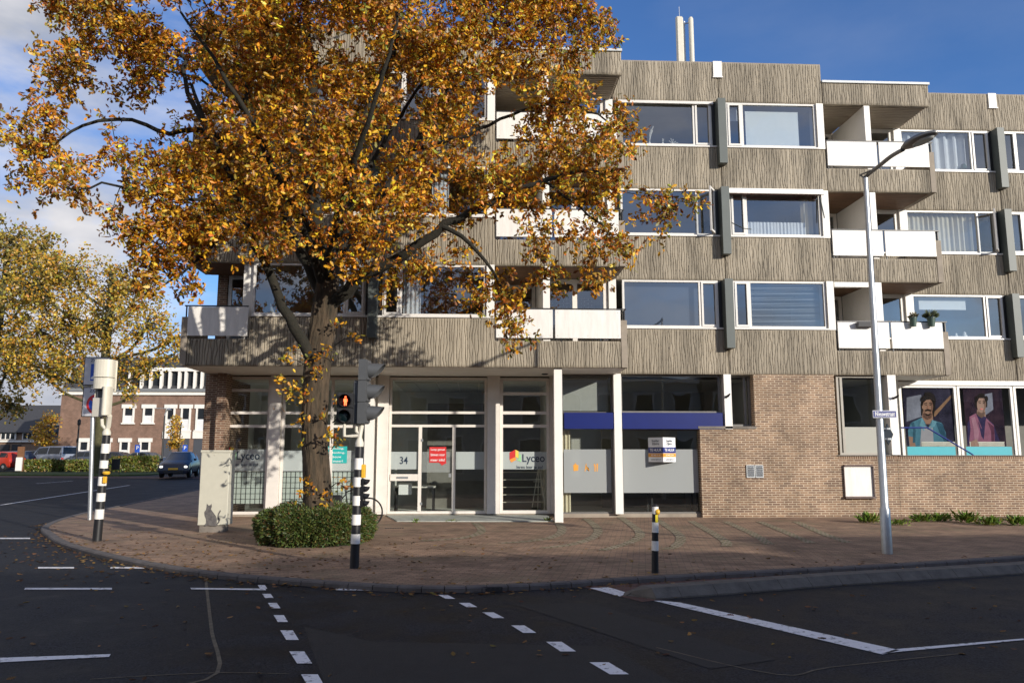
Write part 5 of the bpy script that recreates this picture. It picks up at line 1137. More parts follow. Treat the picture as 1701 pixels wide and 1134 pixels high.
# ------------------------------------------------------------------ parking zone signs on a grey pole
pb = UN(149, 863, Z=0); Ys = pb.y; top = UN(157, 594, Y=Ys)
sg = thing('zone_sign', 'grey pole with two square parking zone signs, one above the other', 'sign', (pb.x, Ys, 0))
MB().tube([pb, top], .055, 10).build('pole', STEEL, sg, True)
WSG = M('sign_face',(.6,.6,.64),.5,.08,4)
def plate(px0, px1, py0, py1):
    Yq = Ys-.08; x0, x1, z0, z1 = X_(px0,py1,Yq), X_(px1,py1,Yq), Z_(px0,py1,Yq), Z_(px0,py0,Yq)
    MB().cbox(x0,x1,Yq,Yq+.03,z0,z1,.004).build('sign_back', DARK, sg); MB().cbox(x0+.025,x1-.025,Yq-.005,Yq-.001,z0+.025,z1-.025,.001).build('sign_plate', WSG, sg)
    return x0, x1, z0, z1, Yq-.008
x0,x1,z0,z1,yq = plate(137,181,592.5,640); text('lettering','ZONE',((x0+x1)/2,yq,z1-.1),U_,V_,.36,INK,sg,hgt=.085)
MB().box(x0+.19,x1-.16,yq-.001,yq+.001,z0+.13,z1-.19).build('blue_field', BLUES, sg); text('lettering','P',((x0+x1)/2,yq-.003,(z0+z1)/2+.06),U_,V_,None,WLET,sg,hgt=.25)
m = MB(); xc, zc = (x0+x1)/2-.02, z0+.2; m.poly([(xc-.12,yq-.003,zc-.03),(xc+.12,yq-.003,zc-.03),(xc+.12,yq-.003,zc+.01),(xc+.05,yq-.003,zc+.02),(xc+.02,yq-.003,zc+.06),(xc-.06,yq-.003,zc+.06),(xc-.12,yq-.003,zc+.01)]); m.build('emblem', WLET, sg)
x0,x1,z0,z1,yq = plate(134.5,180,642.5,692); text('lettering','ZONE',((x0+x1)/2,yq,z1-.1),U_,V_,.36,INK,sg,hgt=.085)
xc, zc = (x0+x1)/2+.03, (z0+z1)/2-.06; MB().poly([(xc+a*.27,yq-.001,zc+b*.27) for a,b in E2(0,0,1,1,30)]).build('red_ring', RED, sg); MB().poly([(xc+a*.205,yq-.003,zc+b*.205) for a,b in E2(0,0,1,1,30)]).build('blue_field', BLUES, sg)
m = MB(); a = .19; w2 = .032; m.poly([(xc-a-.01+w2,yq-.005,zc+a-.03+w2),(xc-a+.02-w2,yq-.005,zc+a-w2),(xc+a-w2,yq-.005,zc-a-w2+.03),(xc+a+w2-.03,yq-.005,zc-a+w2)]); m.build('red_bar', RED, sg)
# ------------------------------------------------------------------ utility cabinet with a stencilled cat
cb = UN(351, 884, Z=0); Yc = cb.y; kx = Yc/1306
cab = thing('utility_cabinet', 'cream utility cabinet with a black cat stencilled on its front', 'cabinet', (cb.x, Yc+.2, 0))
x0, x1 = X_(330.5,820,Yc), X_(379,820,Yc); zt_ = Z_(352,751,Yc)
bd = MB().cbox(x0,x1,Yc,Yc+.42,.16,zt_,.012).build('body', CAB, cab); MB().cbox(x0+.03,x1-.08,Yc+.03,Yc+.4,-.01,.158,.01).build('base', KERBM, cab)
m = MB(); m.cbox(x0-.012,x1+.012,Yc-.014,Yc+.43,zt_+.001,zt_+.05,.008); m.build('lid', CAB, cab); 
m = MB(); m.box(x0+.01,x1-.01,Yc-.006,Yc-.0005,.165,.2); m.lathe((x0+.3,Yc-.012,zt_-.06),[(.012,0),(.012,.011)],8,axis='y'); m.build('door_trim', CAB, bd)
cat = [(344,836),(346.5,839),(349.5,838.6),(351.5,836),(352.2,841),(350.5,845),(354,850),(359,857),(360.5,864),(360,869),(362,871),(361,873),(352,873),(346,872),(341,873),(339.5,871.5),(342.5,868),(342.5,862),(340,855),(339.8,850),(342.5,846),(343.5,842)]
tailp = [(366,846.5),(367.2,848),(364.5,853),(363.2,858),(365.6,863),(364.6,867.5),(361,870.5),(359.8,869.4),(362.6,866),(363,863),(361.4,858),(362.6,852)]
m = MB()
for sh, dy in ((cat,.008),(tailp,.0085)): m.poly([(UN(a,b,Y=Yc).x, Yc-dy, UN(a,b,Y=Yc).z) for a,b in sh])
m.build('cat_stencil', M('stencil_paint',(.05,.045,.05),.7,.7,14,col2=(.16,.15,.14)), bd)
# ------------------------------------------------------------------ striped push-button post
pb = UN(1088, 951, Z=0); Yb = pb.y; top = UN(1088.5, 841, Y=Yb)
bo = thing('push_button_post', 'short striped post with yellow button at the kerb edge', 'post', (pb.x, Yb, 0))
pat = [((y-841)/110., k) for y, k in zip([853,867,884,898,914,951],[0,1,0,1,0,1])]
striped_pole(pb, top, .045, pat, bo); MB().lathe(top,[(.047,0),(.047,.02),(.02,.035)],12).build('pole_cap', BLACK, bo, True)
bq = UN(1092.5,850,Y=Yb-.05); MB().lathe((bq.x,Yb-.03,bq.z),[(.03,-.03),(.045,-.01),(.045,.01),(.03,.03)],12,axis='x').build('push_button', YEL, bo, True); q = UN(1091,861,Y=Yb-.05); MB().box(q.x-.02,q.x+.018,Yb-.052,Yb-.04,q.z-.055,q.z+.055).build('yellow_strip', M('bright_yellow',(.8,.65,.03),.5,.05), bo)
# ------------------------------------------------------------------ street lamp with street name and a sign seen from behind
pb = UN(1474, 919, Z=0); Yl = pb.y
lamp = thing('street_lamp', 'tall galvanised street lamp with curved arm at the right of the pavement', 'street lamp', (pb.x, Yl, 0))
top = UN(1437.5, 296, Y=Yl); m = MB(); m.tube([pb, pb+(top-pb)*.11, pb+(top-pb)*.118, pb+(top-pb)*.5, top], [.088,.088,.068,.058,.042], 16); m.build('pole', STEEL, lamp, True)
GL = M('lamp_arm_grey',(.2,.195,.19),.45,.1,6,metal=.5)
arm = catmull([UN(1437,296,Y=Yl),UN(1442,290,Y=Yl-.05),UN(1460,276,Y=Yl-.5),UN(1480,260,Y=Yl-1.0),UN(1500,248.5,Y=Yl-1.45)], .1)
m = MB(); m.tube(arm, .036, 10); m.tube([UN(1437,296,Y=Yl),UN(1428,291,Y=Yl+.15),UN(1445,284,Y=Yl-.2)], .016, 6); m.build('arm', GL, lamp, True)
a, b = UN(1499,247,Y=Yl-1.42), UN(1556,219,Y=Yl-2.1); d = (b-a); u = d.normalized(); sd = Vector((0,0,1)).cross(u).normalized(); n = sd.cross(u)*-1
m = MB(); st = [(0,.04,.03),(.06,.06,.05),(.2,.11,.075),(.5,.145,.08),(.8,.12,.06),(.95,.07,.035),(1,.02,.012)]; vs = []; K = 14
for f_, wd, hg in st:
    for k in range(K):
        al = 2*math.pi*k/K; z = math.sin(al); vs.append(a+d*f_+sd*math.cos(al)*wd+Vector((0,0,1))*(z*hg*(1.2 if z > 0 else .75)))
m.add(vs, [(i*K+k, i*K+(k+1)%K, (i+1)*K+(k+1)%K, (i+1)*K+k) for i in range(len(st)-1) for k in range(K)]+[tuple(range(K-1,-1,-1)), tuple(range((len(st)-1)*K, len(st)*K))])
lh = m.build('lamp_head', GL, lamp, True)
m = MB(); cen = a+d*.6-Vector((0,0,.052)); m.add([cen+u*math.cos(2*math.pi*k/18)*.2+sd*math.sin(2*math.pi*k/18)*.085-Vector((0,0,.012))+u.cross(sd)*0 for k in range(18)]+[cen+u*math.cos(2*math.pi*k/18)*.22+sd*math.sin(2*math.pi*k/18)*.1+Vector((0,0,.02)) for k in range(18)], [tuple(range(17,-1,-1))]+[(k,(k+1)%18,18+(k+1)%18,18+k) for k in range(18)]); m.build('lamp_glass', M('lamp_cover',(.4,.4,.38),.2,.1), lh, True)
Yn = Yl-.1; x0,x1 = X_(1450,688,Yn), X_(1489.5,688,Yn); z0,z1 = Z_(1470,693.5,Yn), Z_(1470,681.5,Yn)
ns = thing('street_name_sign', 'blue enamel street name sign with white letters on the lamp post', 'sign', ((x0+x1)/2, Yn, z0))
MB().cbox(x0,x1,Yn,Yn+.012,z0,z1,.003).build('sign_border', WLET, ns); MB().box(x0+.008,x1-.008,Yn-.002,Yn-.0005,z0+.008,z1-.008).build('sign_plate', NAVY, ns)
text('lettering','Nieuwstraat',((x0+x1)/2,Yn-.004,(z0+z1)/2),U_,V_,(x1-x0)*.82,WLET,ns,hgt=(z1-z0)*.6); MB().box(pb.x-.03,pb.x+.03,Yn+.012,Yl-.02,z0+.03,z0+.06).build('clamp', STEEL, ns)
q = UN(1474,721,Y=Yl+.09); ds = thing('diamond_sign', 'dark diamond shaped traffic sign seen from behind on the lamp post', 'sign', (q.x, Yl+.09, q.z-.17))
uu = Vector((math.cos(R(35)), math.sin(R(35)), 0)); m = MB(); c0 = Vector((q.x+.03, Yl+.12, q.z)); s = .19; nn = Vector((-uu.y,uu.x,0))*.012
pp = [c0+V_*s, c0+uu*s, c0-V_*s, c0-uu*s]; m.add([*pp, *[p+nn for p in pp]], [(0,3,2,1),(4,5,6,7),(0,1,5,4),(1,2,6,5),(2,3,7,6),(3,0,4,7)]); m.build('sign_back', DARK, ds)
m = MB(); m.lathe((UN(1473,715,Y=Yl).x,Yl,q.z+.08),[(.075,0),(.075,.03)],14); m.lathe((UN(1474,730,Y=Yl).x,Yl,q.z-.1),[(.077,0),(.077,.03)],14); m.build('clamp', STEEL, ds)
# ------------------------------------------------------------------ bicycle behind the pole
bk_ = thing('bicycle', 'dark bicycle leaning by the white shop pillar, mostly hidden behind pole and hedge', 'bicycle', (-2.0, 19.2, 0))
bx0, bx1, by_ = X_(610,840,19.2), X_(578,840,19.2)-.3, 19.2
for wx_ in (bx0+.03, bx1-.15):
    tr = [(wx_+.33*math.cos(a_), by_, .34+.33*math.sin(a_)) for a_ in np.linspace(0, 2*np.pi, 25)]; m = MB(); m.tube(tr, .02, 6, False); wh = m.build('wheel', TYRE, bk_, True)
    m = MB(); 
    for a_ in np.linspace(0, 2*np.pi, 12, endpoint=False): m.tube([(wx_,by_,.34),(wx_+.31*math.cos(a_),by_,.34+.31*math.sin(a_))], .003, 3)
    m.lathe((wx_,by_-.04,.34),[(.025,0),(.025,.08)],8,axis='y'); m.build('spokes', STEEL, wh)
m = MB(); A1, B1 = bx0+.03, bx1-.15; mid = (A1+B1)/2+.02
for p_ in ([(B1,by_,.34),(B1-.02,by_,.36)],[(B1,by_,.34),(mid-.2,by_,.6)],[(mid,by_,.32),(mid-.12,by_,.88)],[(mid,by_,.32),(A1-.2,by_,.85)],[(mid-.1,by_,.8),(A1-.2,by_,.95)],[(A1,by_,.34),(A1-.22,by_,1.02)],[(mid,by_,.32),(B1,by_,.34)],[(mid-.1,by_,.75),(B1,by_,.34)]): m.tube(p_, .017, 6)
m.tube([(B1-.1,by_,.72),(B1+.3,by_,.72)],.01,5); m.build('frame', BLACK, bk_); m = MB(); m.tube([(A1-.22,by_-.28,1.06),(A1-.24,by_,1.05),(A1-.22,by_+.28,1.06)],.014,6); m.build('handlebar', STEEL, bk_)
m = MB(); m.lathe((mid-.13,by_,.9),[(.05,0),(.1,.03),(.08,.06)],10); m.build('saddle', BLACK, bk_, True); m = MB(); m.cbox(B1-.05,B1+.32,by_-.2,by_-.05,.35,.75,.03); m.build('pannier_bag', BLACK, bk_)

# ------------------------------------------------------------------ gully, drain, weeds, fallen leaves
q0, q1 = UN(796,972,Z=0), UN(834,971,Z=0); m = MB(); m.box(q0.x,q1.x,q0.y-.14,q0.y-.12,-.07,.004)
for i in range(5): x = q0.x+(q1.x-q0.x)*(i+.5)/5; m.box(x-.012,x+.012,q0.y-.15,q0.y-.139,-.06,-.01)
struct(m.build('kerb_gully', M('cast_iron',(.03,.028,.03),.7,.3)))
q0 = UN(655,877,Z=0); m = MB()
for i in range(8): m.box(q0.x-.2+i*.055,q0.x-.2+i*.055+.03,q0.y-.05,q0.y+.08,.001,.012)
struct(m.build('drain_grate', DARK))
WEED = leafmat('weed_leaf', .3, .04)
def weed(px, py, label, r, h, n):
    q = UN(px, py, Z=0); cw = np.array((q.x, q.y, 0)); a = rng.uniform(0,6.28,n); rr = np.minimum(np.abs(rng.normal(0,r*.38,n)), r*.62); pos = cw+np.stack([rr*1.5*np.cos(a), rr*.8*np.sin(a), rng.uniform(0,h*.5,n)],-1)
    d = np.stack([np.cos(a)*.7,np.sin(a)*.7,rng.uniform(.2,1.6,n)],-1)+rng.standard_normal((n,3))*.3
    P, F, kk = leaves(pos, d, rng.standard_normal((n,3))+np.array((.2,-.5,.5)), rng.uniform(.4,1,n)*h*.75, NAR, NARF)
    col = palette(n, [(.11,.19,.025),(.16,.24,.035),(.2,.19,.04)], [.5,.3,.2], .3)
    tag(npmesh('weed_clump', P, F, WEED, at=tuple(cw), col=np.c_[np.repeat(col,kk,0),np.ones(len(P))]), label, 'weeds', 'weeds along the brick wall')
weed(1446,868,'tall bright green weed clump left of the lamp post against the brick wall',.28,.3,200); weed(1493,872,'low spreading weeds just right of the lamp post',.3,.18,130); weed(1530,866,'broad green weeds at the wall foot right of the lamp post',.3,.24,170)
weed(1560,866,'grassy weed clump in the middle of the weedy wall foot',.28,.26,150); weed(1606,868,'dark leafy weed clump below the pink vest poster',.28,.32,150); weed(1645,872,'low weeds at the wall foot near the right edge of the photo',.3,.24,200); weed(1690,872,'last weed clump at the right edge of the photo',.3,.27,200)
weed(690,868,'small green tuft at the edge of the pale doorstep near the hedge',.1,.12,50); weed(752,866,'flat green tuft along the middle of the pale doorstep',.18,.08,60); weed(910,866,'small weed tuft at the foot of the white corner column',.1,.14,50)
# leaves lying on the ground
n = 2400; k_in = np.array(kerb); pos = []
while len(pos) < n:
    u = rng.random()
    if u < .5: i = rng.integers(20, len(kerb)-1); p = np.array(kerb[i])+(np.array(kerb[i+1])-np.array(kerb[i]))*rng.random()+rng.normal(0,.16,2)
    elif u < .78: p = np.array((tb.x-1.5, 14.2))+rng.standard_normal(2)*np.array((3.2,1.6))
    elif u < .9: p = np.array((-9,15.5))+rng.standard_normal(2)*np.array((2,2.2))
    else: p = np.array((rng.uniform(-6,7), rng.uniform(6.5,14)))
    if p[1] > 21.3 or p[1] < 5.5 or (p[0]-hc[0])**2+(p[1]-hc[1])**2 < 1.6: continue
    # pavement or road level
    on = p[1] > np.interp(p[0], [k[0] for k in inner[20:]], [k[1] for k in inner[20:]]) if p[0] > -10 else False
    pos.append((p[0], p[1], (.012 if on else ROADZ+.012)))
pos = np.array(pos); a = rng.uniform(0,6.28,n)
P, F, kk = leaves(pos, np.stack([np.cos(a),np.sin(a),rng.normal(.05,.12,n)],-1), np.stack([rng.normal(0,.25,n),rng.normal(0,.25,n),np.ones(n)],-1), rng.uniform(.05,.09,n), OAK, OAKF)
col = palette(n, [(.22,.12,.045),(.15,.08,.035),(.32,.19,.05),(.1,.055,.03)], [.35,.3,.15,.2], .3)
lf = npmesh('fallen_leaves', P, F, LEAF, at=(tb.x,13,0), col=np.c_[np.repeat(col,kk,0),np.ones(len(P))]); lf['kind'] = 'stuff'; tag(lf, 'brown and yellow oak leaves scattered along the kerb and pavement', 'leaves')

# ------------------------------------------------------------------ houses across the street behind the viewer (they shade the road and mirror in the glass)
FAC = [M('pale_render',(.55,.53,.48),.8,.12,2), BRICKF, M('grey_render',(.4,.4,.39),.8,.12,2)]
for i, (x0, x1, h, lab) in enumerate(((-30,-17.2,6.9,'pale rendered row house across the street, farthest left'),(-17,-5.2,6.6,'red brick row house across the street beside the pale end house'),(-5,4.8,6.75,'grey rendered row house across the street, mirrored in the shop door'),(5,14.5,6.7,'pale row house across the street facing the glass shop door'),
        (14.7,20.3,7.2,'narrow red brick row house across the street'),(20.5,25.8,6.95,'narrow grey row house with chimney across the street'),(26,40,8.2,'tall pale corner house across the street'))):
    t = thing('row_house', lab, 'house', ((x0+x1)/2,-10,0), 'row houses across the street'); f = FAC[i%3]
    MB().box(x0,x1,-16,-7,-.2,h-.35).build('wall', f, t); MB().box(x0-.05,x1+.05,-16.1,-6.8,h-.349,h).build('cornice', WHITE, t)
    n = max(2, int((x1-x0)/2.3))
    for r_, (za, zc) in enumerate(((.8,2.6),(3.7,5.5))):
        for k in range(n):
            xc = x0+(x1-x0)*(k+.5)/n; w_ = MB(); w_.box(xc-.62,xc-.5,-7,-6.92,za,zc); w_.box(xc+.5,xc+.62,-7,-6.92,za,zc); w_.box(xc-.7,xc+.7,-7,-6.9,zc,zc+.15); w_.box(xc-.7,xc+.7,-7,-6.88,za-.1,za)
            wo = w_.build('window', WHITE, t); MB().quad((xc-.5,-6.985,za),(xc+.5,-6.985,za),(xc+.5,-6.985,zc),(xc-.5,-6.985,zc)).build('pane', CARGL, wo)
    if i == 5: MB().box(21.2,23.3,-8.5,-7.1,h+.001,h+.5).build('chimney', BRICKF, t)

# ------------------------------------------------------------------ background up the side street
def small_tree(name, label, px, pyb, Y, H, crown, leafn, leafs, cols, wts, tr, trunkmat, group=None, nar=False):
    """crown: list of (dx, dz, r) blobs in metres round the stem"""
    q = UN(px, pyb, Y=Y); z0 = terr(Y); x = q.x; t = thing(name, label, 'tree', (x, Y, z0), group)
    m = MB(); top = max(c[1] for c in crown); fork = min(c[1]-c[2]*.5 for c in crown); fork = max(.5, fork)
    m.tube(catmull([(x,Y,z0-.05),(x+.05,Y,z0+fork*.5),(x,Y,z0+fork),(x+.1,Y,z0+top)], .5), [tr+(tr*.08-tr)*i/60 for i in range(61)][:len(catmull([(x,Y,z0-.05),(x+.05,Y,z0+fork*.5),(x,Y,z0+fork),(x+.1,Y,z0+top)], .5))], 10)
    pos = []
    for dx, dz, r in crown:
        n = int(leafn*r*r/sum(c[2]**2 for c in crown)/14)+1; b = Vector((x+dx, Y+rng.normal(0,r*.4), z0+dz)); a = Vector((x,Y,z0+max(fork*.8, dz-r*1.3)))
        m.tube(catmull([a, (a+b)/2+Vector((dx*.15,0,-.1*r)), b], .4), [tr*.45, *[tr*.25]*200][:len(catmull([a, (a+b)/2+Vector((dx*.15,0,-.1*r)), b], .4))], 6)
        for _ in range(n):
            v = rng.standard_normal(3); v /= np.linalg.norm(v); cc = np.array(b)+v*r*rng.uniform(.1,1)**.5
            pos.append(cc+rng.normal(0, .2*min(1,r), (14,3)))
            if rng.random() < .35: m.tube([tuple(np.array(b)+(cc-np.array(b))*.1), tuple(cc)], [tr*.12,.01], 4, False)
    m.build('trunk', trunkmat, t, True); pos = np.vstack(pos); n = len(pos)
    P, F, kk = leaves(pos, rng.standard_normal((n,3)), rng.standard_normal((n,3))+np.array((.3,-.5,.7)), rng.uniform(.7,1.3,n)*leafs, OVAL, OVALF); col = palette(n, cols, wts, .25)
    npmesh('crown', P, F, LEAF, t, col=np.c_[np.repeat(col,kk,0),np.ones(len(P))]); return t
YG_ = [(.54,.33,.035),(.42,.30,.045),(.46,.22,.03),(.28,.25,.045)]
mpx = lambda px, py, Y, x0, z0: ((UN(px,py,Y=Y).x-x0), UN(px,py,Y=Y).z-z0)
def crownpx(px, Y, lst):
    x0, z0 = UN(px, 790, Y=Y).x, terr(Y); return [(*mpx(a,b,Y,x0,z0), r/1306*Y) for a,b,r in lst]
BARKY = M('mossy_bark',(.085,.08,.035),.95,.5,6,.6,20,col2=(.05,.045,.02))
small_tree('maple_tree', 'wide yellow green street tree rising behind the parking zone signs', 160, 790, 56, 12, crownpx(160,56,[(60,470,60),(120,450,50),(180,470,50),(230,480,46),(40,540,55),(110,540,60),(180,540,55),(245,545,46),(290,560,30),(60,610,50),(130,610,45),(200,610,42),(250,612,22),(20,590,40),(290,590,24),(215,655,16)]), 17000, .21, YG_, [.34,.34,.17,.2], .4, BARKY)
small_tree('maple_tree', 'olive yellow tree at the far left edge standing behind the street tree', -24, 780, 62, 14, crownpx(-24,62,[(20,400,50),(70,420,38),(-20,430,50),(40,470,60),(0,530,60),(0,600,50),(-30,660,40),(15,670,28)]), 9000, .27, [(.42,.29,.055),(.32,.25,.055),(.42,.26,.06),(.24,.21,.055)], [.35,.3,.2,.15], .35, BARKY)
small_tree('young_tree', 'slim young yellow tree in front of the far row house', 78, 775, 76, 5, crownpx(78,76,[(78,700,16),(76,725,20),(80,745,14),(62,715,8)]), 1500, .2, YG_, [.5,.15,.3,.05], .07, BARK2, 'young street trees')
small_tree('young_tree', 'slim young yellow tree in front of the brick house windows', 295, 775, 68, 5, crownpx(295,68,[(296,700,10),(294,718,14),(296,735,12),(288,738,9)]), 900, .17, YG_, [.5,.15,.3,.05], .06, BARK2, 'young street trees')
# red brick house with dormers
Yh = 78; zt0 = terr(Yh)
ho = thing('brick_house', 'red brick house with white window surrounds and a white dormer row under a dark roof', 'house', (UN(230,760,Y=Yh).x, Yh, zt0))
hx = lambda p: X_(p, 700, Yh); hz = lambda p: Z_(250, p, Yh)
hx0, hx1, he = hx(99), hx(420), hz(656)
MB().box(hx0,hx1,Yh,Yh+9,zt0-.3,he).build('wall', BRICKF, ho)
m = MB(); m.box(hx0-.1,hx1,Yh-.25,Yh+9.2,he+.002,he+.3); m.build('white_cornice', WHITE, ho); m = MB(); m.box(hx0-.1,hx1,Yh-.4,Yh-.2,he+.32,he+.62); m.build('gutter', M('zinc_gutter',(.2,.21,.22),.5,.15), ho)
m = MB(); m.prism([(Yh-.2,he+.31),(Yh+9,he+.31),(Yh+7.5,he+3.9),(Yh+4.3,he+4.2),(Yh+2.0,he+2.4)], hx0-.1, hx1, 'x'); m.build('roof', ROOFT, ho)
m = MB(); m.box(hx(205),hx1,Yh+.05,Yh+2.2,hz(616),hz(610)); 
for p in (209,229,244,262,276,292,303,318,330,346,360): m.box(hx(p)-.1,hx(p)+.12,Yh+.1,Yh+1.6,hz(645),hz(616)-.001)
dm = m.build('dormer', WHITE, ho); MB().box(hx(206),hx1-.1,Yh+.5,Yh+2.1,hz(645),hz(616)-.002).build('dormer_glass', PANE, dm)
for p0, p1, q0, q1 in ((205,222,678,702),(238,255,678,702),(276,290,678,714),(301,316,678,714),(326,341,678,714),(203,218,734,760),(236,252,734,760),(135,151,734,760),(170,186,734,760)):
    m = MB(); a, b, c, d = hx(p0), hx(p1), hz(q1), hz(q0); m.box(a-.05,a+.12,Yh-.12,Yh+.01,c,d); m.box(b-.12,b+.05,Yh-.12,Yh+.01,c,d); m.box(a-.2,b+.2,Yh-.16,Yh+.01,d+.002,d+.38); m.box(a-.15,b+.15,Yh-.2,Yh+.01,c-.14,c-.002)
    wn = m.build('window', WHITE, ho); MB().box(a+.12,b-.12,Yh-.03,Yh-.005,c,d).build('pane', PANE, wn); MB().box(a+.13,b-.13,Yh-.06,Yh-.032,c,c+(d-c)*.5).build('net_curtain', CURT, wn)
for p0, p1 in ((272,291),(298,318),(322,345)):
    m = MB(); a, b = hx(p0), hx(p1); m.box(a,b,Yh-.15,Yh+.01,hz(728),hz(716)); dd = m.build('lintel_panel', WHITE, ho); MB().box(a+.1,b-.1,Yh-.04,Yh-.002,zt0,hz(729)).build('door', M('grey_door',(.07,.075,.09),.5,.1), ho)
# far row house at the left
Yr = 98; z0 = terr(Yr); rx = lambda p: X_(p, 720, Yr); rz = lambda p: Z_(40, p, Yr)
rh = thing('far_row_house', 'low brown house row with long dark tiled roof at the far left', 'house', (rx(20), Yr, z0))
MB().box(rx(-260),rx(94),Yr,Yr+9,z0-.3,rz(717)).build('wall', BRICKD, rh); m = MB(); m.prism([(Yr-.6,rz(718)),(Yr+9.5,rz(718)),(Yr+4.5,rz(676)+.5)], rx(-262), rx(96), 'x'); m.build('roof', ROOFT, rh)
m = MB(); m.box(rx(-260),rx(95),Yr-.25,Yr-.02,rz(734),rz(731)); m.build('white_band', WHITE, rh)
for p0, p1 in ((2,28),(38,64),(-40,-12),(-80,-50)):
    m = MB(); a, b = rx(p0), rx(p1); m.box(a,b,Yr-.12,Yr-.01,rz(730),rz(718.5)); wn = m.build('window', WHITE, rh); 
    g = MB()
    for k in range(3): g.box(a+.15+(b-a-.2)*k/3, a+(b-a-.2)*(k+1)/3, Yr-.16, Yr-.121, rz(729), rz(719.5))
    g.build('pane', PANE, wn)
dw = MB().box(rx(64),rx(92),Yr+.6,Yr+3,rz(703)-.2,rz(695)).build('dormer', CREAM, rh); MB().box(rx(67),rx(90),Yr+.5,Yr+.6,rz(702),rz(696)).build('dormer_glass', PANE, dw)
for p in (3,22): MB().box(rx(p),rx(p+15),Yr-.1,Yr-.01,z0,rz(738)).build('garage_door', M('dark_garage',(.03,.03,.035),.6,.1), rh)
# cars
def car(label, px, Y, rot, paint, st, wb, Wd, scale=1, cat='car', lights_on=False, zbase=None):
    x = X_(px, 770, Y); z = terr(Y) if zbase is None else zbase
    t = lthing('parked_car' if not lights_on else 'driving_car', label, cat, (x, Y, z), rot)
    t.scale = (scale,)*3
    if not lights_on: t['group'] = 'cars parked up the side street'
    Ws = Wd/2; ring = []; vs = []
    for (y, zb, zbelt, ztop, wt) in st:
        half = [(Ws*.80,zb),(Ws*.97,zb+.12),(Ws,(zb+zbelt)/2+.05),(Ws*.97,zbelt),(wt,ztop-.04),(wt*.82,ztop)]
        vs += [(a,y,b) for a,b in half]+[(-a,y,b) for a,b in half[::-1]]
    K = 12; n = len(st); fs = [(i*K+k, (i+1)*K+k, (i+1)*K+(k+1)%K, i*K+(k+1)%K) for i in range(n-1) for k in range(K)]+[tuple(range(K)), tuple(range(n*K-1,(n-1)*K-1,-1))]
    m = MB(); m.add(vs, fs); bdy = m.build('body', paint, t, True)
    P = lambda i, k: Vector(vs[i*K+k])
    def pane(a, b, c, d, off, u=(.08,.92), v=(.12,.9)):
        f = lambda s, r: (a+(b-a)*s)+((d+(c-d)*s)-(a+(b-a)*s))*r
        return [f(u[0],v[0])+off, f(u[1],v[0])+off, f(u[1],v[1])+off, f(u[0],v[1])+off]
    cab = [i for i in range(n) if st[i][3]-st[i][2] > .3]; i0, i1 = cab[0], cab[-1]
    for sgn, kb, kt in ((1,3,4),(-1,8,7)):
        g = MB(); off = Vector((.012*sgn,0,.004))
        for i in range(i0, i1): g.poly(pane(P(i,kb), P(i+1,kb), P(i+1,kt), P(i,kt), off, (.04,.94)))
        if i0 > 0: a, b, c = P(i0-1,kb), P(i0,kb), P(i0,kt); g.poly([a+(b-a)*.45+off+(c-a)*.05, b*.96+a*.04+off+(c-b)*.1, c*.9+b*.1+off])
        if i1 < n-1: a, b, c = P(i1+1,kb), P(i1,kb), P(i1,kt); g.poly([a+(b-a)*.35+off+(c-a)*.06, b*.96+a*.04+off+(c-b)*.1, c*.9+b*.1+off])
        g.build('side_window', CARGL, t)
    for i, j, nm, o in ((i0-1,i0,'windscreen',Vector((0,-.015,.015))),(i1+1,i1,'rear_window',Vector((0,.015,.015)))):
        if 0 <= i < n: MB().poly(pane(P(i,4), P(i,7), P(j,7), P(j,4), o, (.06,.94), (.1,.92))).build(nm, CARGL, t)
    y0, y1 = st[0][0], st[-1][0]
    for wy in (y0+.68, y0+.68+wb):
        for s in (-1,1):
            tw = MB().lathe((s*(Ws-.19),wy,.3), [(.29,0),(.305,.03),(.305,.17),(.27,.2)], 20, d=(s,0,0)).build('wheel', TYRE, t, True); MB().lathe((s*(Ws-.03),wy,.3), [(.2,0),(.2,.035),(.05,.045)], 14, d=(s,0,0)).build('rim', STEEL, tw, True)
    HL = M('headlamp_lit',(1,.95,.85),.3,0,emit=2) if lights_on else M('headlamp',(.6,.6,.6),.2,.1)
    for s in (-1,1):
        MB().cbox(s*Ws*.78-.085, s*Ws*.78+.085, y0-.01, y0+.2, st[1][3]-.2, st[1][3]-.09, .03).build('headlight', HL, t); MB().cbox(s*Ws*.78-.12, s*Ws*.78+.12, y1-.1, y1+.015, .72, .88, .02).build('tail_light', RED, t)
        MB().cbox(s*(Ws+.09)-.07, s*(Ws+.09)+.07, st[i0-1][0]+.25, st[i0-1][0]+.36, st[i0][2]+.02, st[i0][2]+.14, .02).build('mirror', paint, t)
    MB().cbox(-Ws*.62,Ws*.62,y0-.025,y0+.1,.27,.42,.02).build('grille', BLACK, t); MB().box(-.26,.26,y0-.045,y0-.026,.44,.55).build('number_plate', YEL, t); MB().box(-.26,.26,y1+.005,y1+.02,.5,.61).build('number_plate', YEL, t)
    return t
HATCH = [(-1.75,.25,.5,.58,.62),(-1.66,.2,.68,.76,.68),(-1.2,.2,.84,.94,.7),(-.85,.2,.9,1.0,.7),(-.15,.2,.93,1.42,.56),(.7,.2,.95,1.47,.57),(1.35,.22,.98,1.42,.55),(1.66,.25,.95,1.02,.7),(1.74,.3,.7,.78,.68)]
SEDAN = [(-2.3,.25,.48,.56,.66),(-2.2,.2,.64,.72,.74),(-1.5,.2,.82,.9,.76),(-1.0,.2,.88,.97,.76),(-.25,.2,.92,1.38,.58),(.5,.2,.93,1.43,.58),(1.1,.2,.95,1.36,.56),(1.75,.22,.95,1.05,.74),(2.2,.28,.9,.98,.74),(2.3,.33,.7,.8,.7)]
